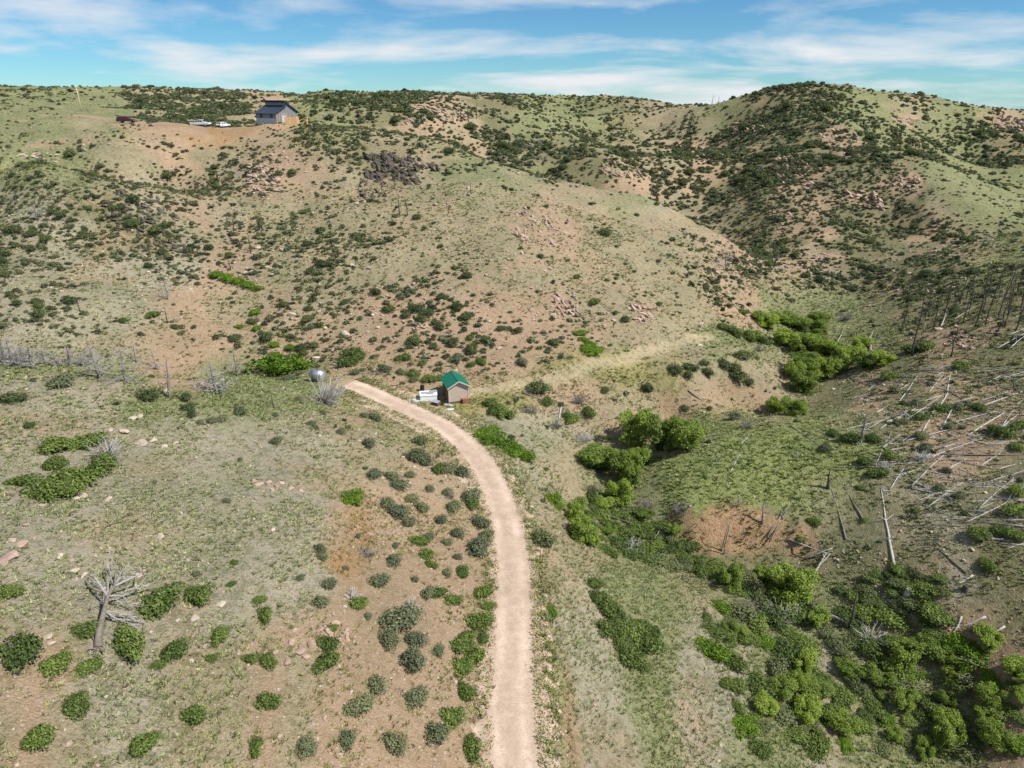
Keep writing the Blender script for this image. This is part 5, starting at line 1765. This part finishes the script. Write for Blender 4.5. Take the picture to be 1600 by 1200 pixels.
def vehicle(name, px, py, rz, kind, mat, label, cat):
    p = ground_at(px, py)
    o = link(name, None, loc=(p.x, p.y, p.z - .03)); o.rotation_euler = (0, 0, rz)
    ln, wd = (5.6, 1.9) if kind == 'pickup' else (4.7, 1.8) if kind == 'suv' else (4.3, 1.75)
    h = ln / 2
    if kind == 'pickup':
        body = [(-h, .45), (-h, 1.08), (-.55, 1.10), (1.0, 1.12), (h - .15, 1.02), (h, .85), (h, .45)]
        cab = [(-.55, 1.08), (-.45, 1.78), (.75, 1.80), (1.35, 1.10)]
    elif kind == 'suv':
        body = [(-h, .45), (-h - .03, 1.0), (-h + .05, 1.12), (.9, 1.12), (h - .2, 1.0), (h, .8), (h, .45)]
        cab = [(-h + .05, 1.10), (-h + .3, 1.75), (.25, 1.78), (.95, 1.11)]
    else:
        body = [(-h, .4), (-h, .9), (-h + .2, .98), (.9, .98), (h - .2, .88), (h, .7), (h, .4)]
        cab = [(-h + .25, .96), (-h + .75, 1.50), (.2, 1.52), (.95, .97)]

    def loft(prof, w0, w1, zsplit):
        n_ = len(prof); v = []
        for s in (-1, 1):
            for x_, z_ in prof:
                w_ = w0 if z_ < zsplit else w1
                v.append((x_, s * w_ / 2, z_))
        return v, [tuple(range(n_)), tuple(range(2 * n_ - 1, n_ - 1, -1))] + [(i, i + n_, (i + 1) % n_ + n_, (i + 1) % n_) for i in range(n_)]
    q = Parts(); q.add(*loft(body, wd, wd - .06, .9)); b_ = link('body', q.mesh('body'), mat, o)
    bv = b_.modifiers.new('soft', 'BEVEL'); bv.width = .06; bv.segments = 2
    q = Parts(); q.add(*loft(cab, wd - .1, wd - .35, 1.3)); c_ = link('cabin', q.mesh('cabin'), mat, o)
    bv = c_.modifiers.new('soft', 'BEVEL'); bv.width = .05; bv.segments = 2
    x0, z0 = cab[0]; x1, z1 = cab[1]; x2, z2 = cab[2]; x3, z3 = cab[3]
    for s in (-1, 1):
        mid_ = (x0 + x3) / 2
        for (a0, a1) in ((.10, .47), (.53, .92)):
            bx0 = x0 + (x3 - x0) * a0; bx1 = x0 + (x3 - x0) * a1
            tx0 = x1 + (x2 - x1) * a0; tx1 = x1 + (x2 - x1) * a1
            yb, yt = s * ((wd - .1) / 2 + .008), s * ((wd - .35) / 2 + .012)
            zb, zt = z0 + .12, z1 - .1
            k0 = .12 / (z1 - z0); k1 = 1 - .1 / (z1 - z0)
            f0 = yb + (yt - yb) * k0; f1 = yb + (yt - yb) * k1
            poly_obj('side_window', [(bx0 + (tx0 - bx0) * k0, f0, zb), (bx1 + (tx1 - bx1) * k0, f0, zb), (bx1 + (tx1 - bx1) * k1, f1, zt), (bx0 + (tx0 - bx0) * k1, f1, zt)], [(0, 1, 2, 3)], M_GLASS, o)
    for nm, xa, za, xb, zb in (('windscreen', x3, z3, x2, z2), ('rear_window', x0, z0, x1, z1)):
        sg = 1 if nm == 'windscreen' else -1
        a_ = (xa + (xb - xa) * .15 + sg * .015, za + (zb - za) * .15 + .01); c2 = (xa + (xb - xa) * .88 + sg * .015, za + (zb - za) * .88 + .01)
        w_ = wd * .39
        poly_obj(nm, [(a_[0], -w_, a_[1]), (a_[0], w_, a_[1]), (c2[0], w_ * .86, c2[1]), (c2[0], -w_ * .86, c2[1])], [(0, 1, 2, 3)], M_GLASS, o)
    if kind == 'pickup':
        box_obj('cargo_bed', (-h / 2 - .28, 0, 1.13), (h - .75, wd - .4, .05), M_BLACK, o)
    for x_ in (-h * .6, h * .62):
        for s in (-1, 1):
            wv = link('wheel', None, None, o); wv.location = (x_, s * (wd / 2 - .12), .36)
            q = Parts(); th = np.linspace(0, 2 * math.pi, 17)[:-1]; v = []; f = []
            pr = [(-.12, .30), (-.10, .36), (.10, .36), (.12, .30)]
            for a_, r_ in pr: v += [(r_ * math.cos(t), a_, r_ * math.sin(t)) for t in th]
            for i in range(3): f += [(i * 16 + j, i * 16 + (j + 1) % 16, (i + 1) * 16 + (j + 1) % 16, (i + 1) * 16 + j) for j in range(16)]
            f += [tuple(range(16)), tuple(range(48, 64))]
            q.add(v, f); link('tyre', q.mesh('tyre'), M_BLACK, wv)
            q = Parts(); q.tube([(0, s * .10, 0), (0, s * .135, 0)], [.21, .19], 12); link('rim', q.mesh('rim'), M_STEEL, wv)
    for s in (-1, 1):
        box_obj('headlight', (h - .02, s * wd * .36, .75), (.08, .3, .16), M_LAMP, o)
        box_obj('tail_light', (-h - .01, s * wd * .42, .85), (.06, .16, .26), M_TAIL, o)
    box_obj('bumper', (h + .02, 0, .5), (.14, wd - .1, .18), M_BLACK, o)
    box_obj('bumper', (-h - .02, 0, .5), (.14, wd - .1, .18), M_BLACK, o)
    set_props(o, label, cat)
    return o


vehicle('parked_car', 198, 192, .05, 'suv', paint('maroon_paint', (.075, .012, .02)), 'dark maroon car parked on the grassy track of the bench', 'car')
vehicle('pickup_truck', 314, 197, -.06, 'pickup', paint('silver_paint', (.62, .64, .66)), 'silver white pickup truck parked on the dirt pad', 'pickup')
vehicle('parked_car', 349, 199, 1.25, 'car', paint('white_paint', (.75, .77, .78)), 'small white car parked with its tail to the slope near the house', 'car')
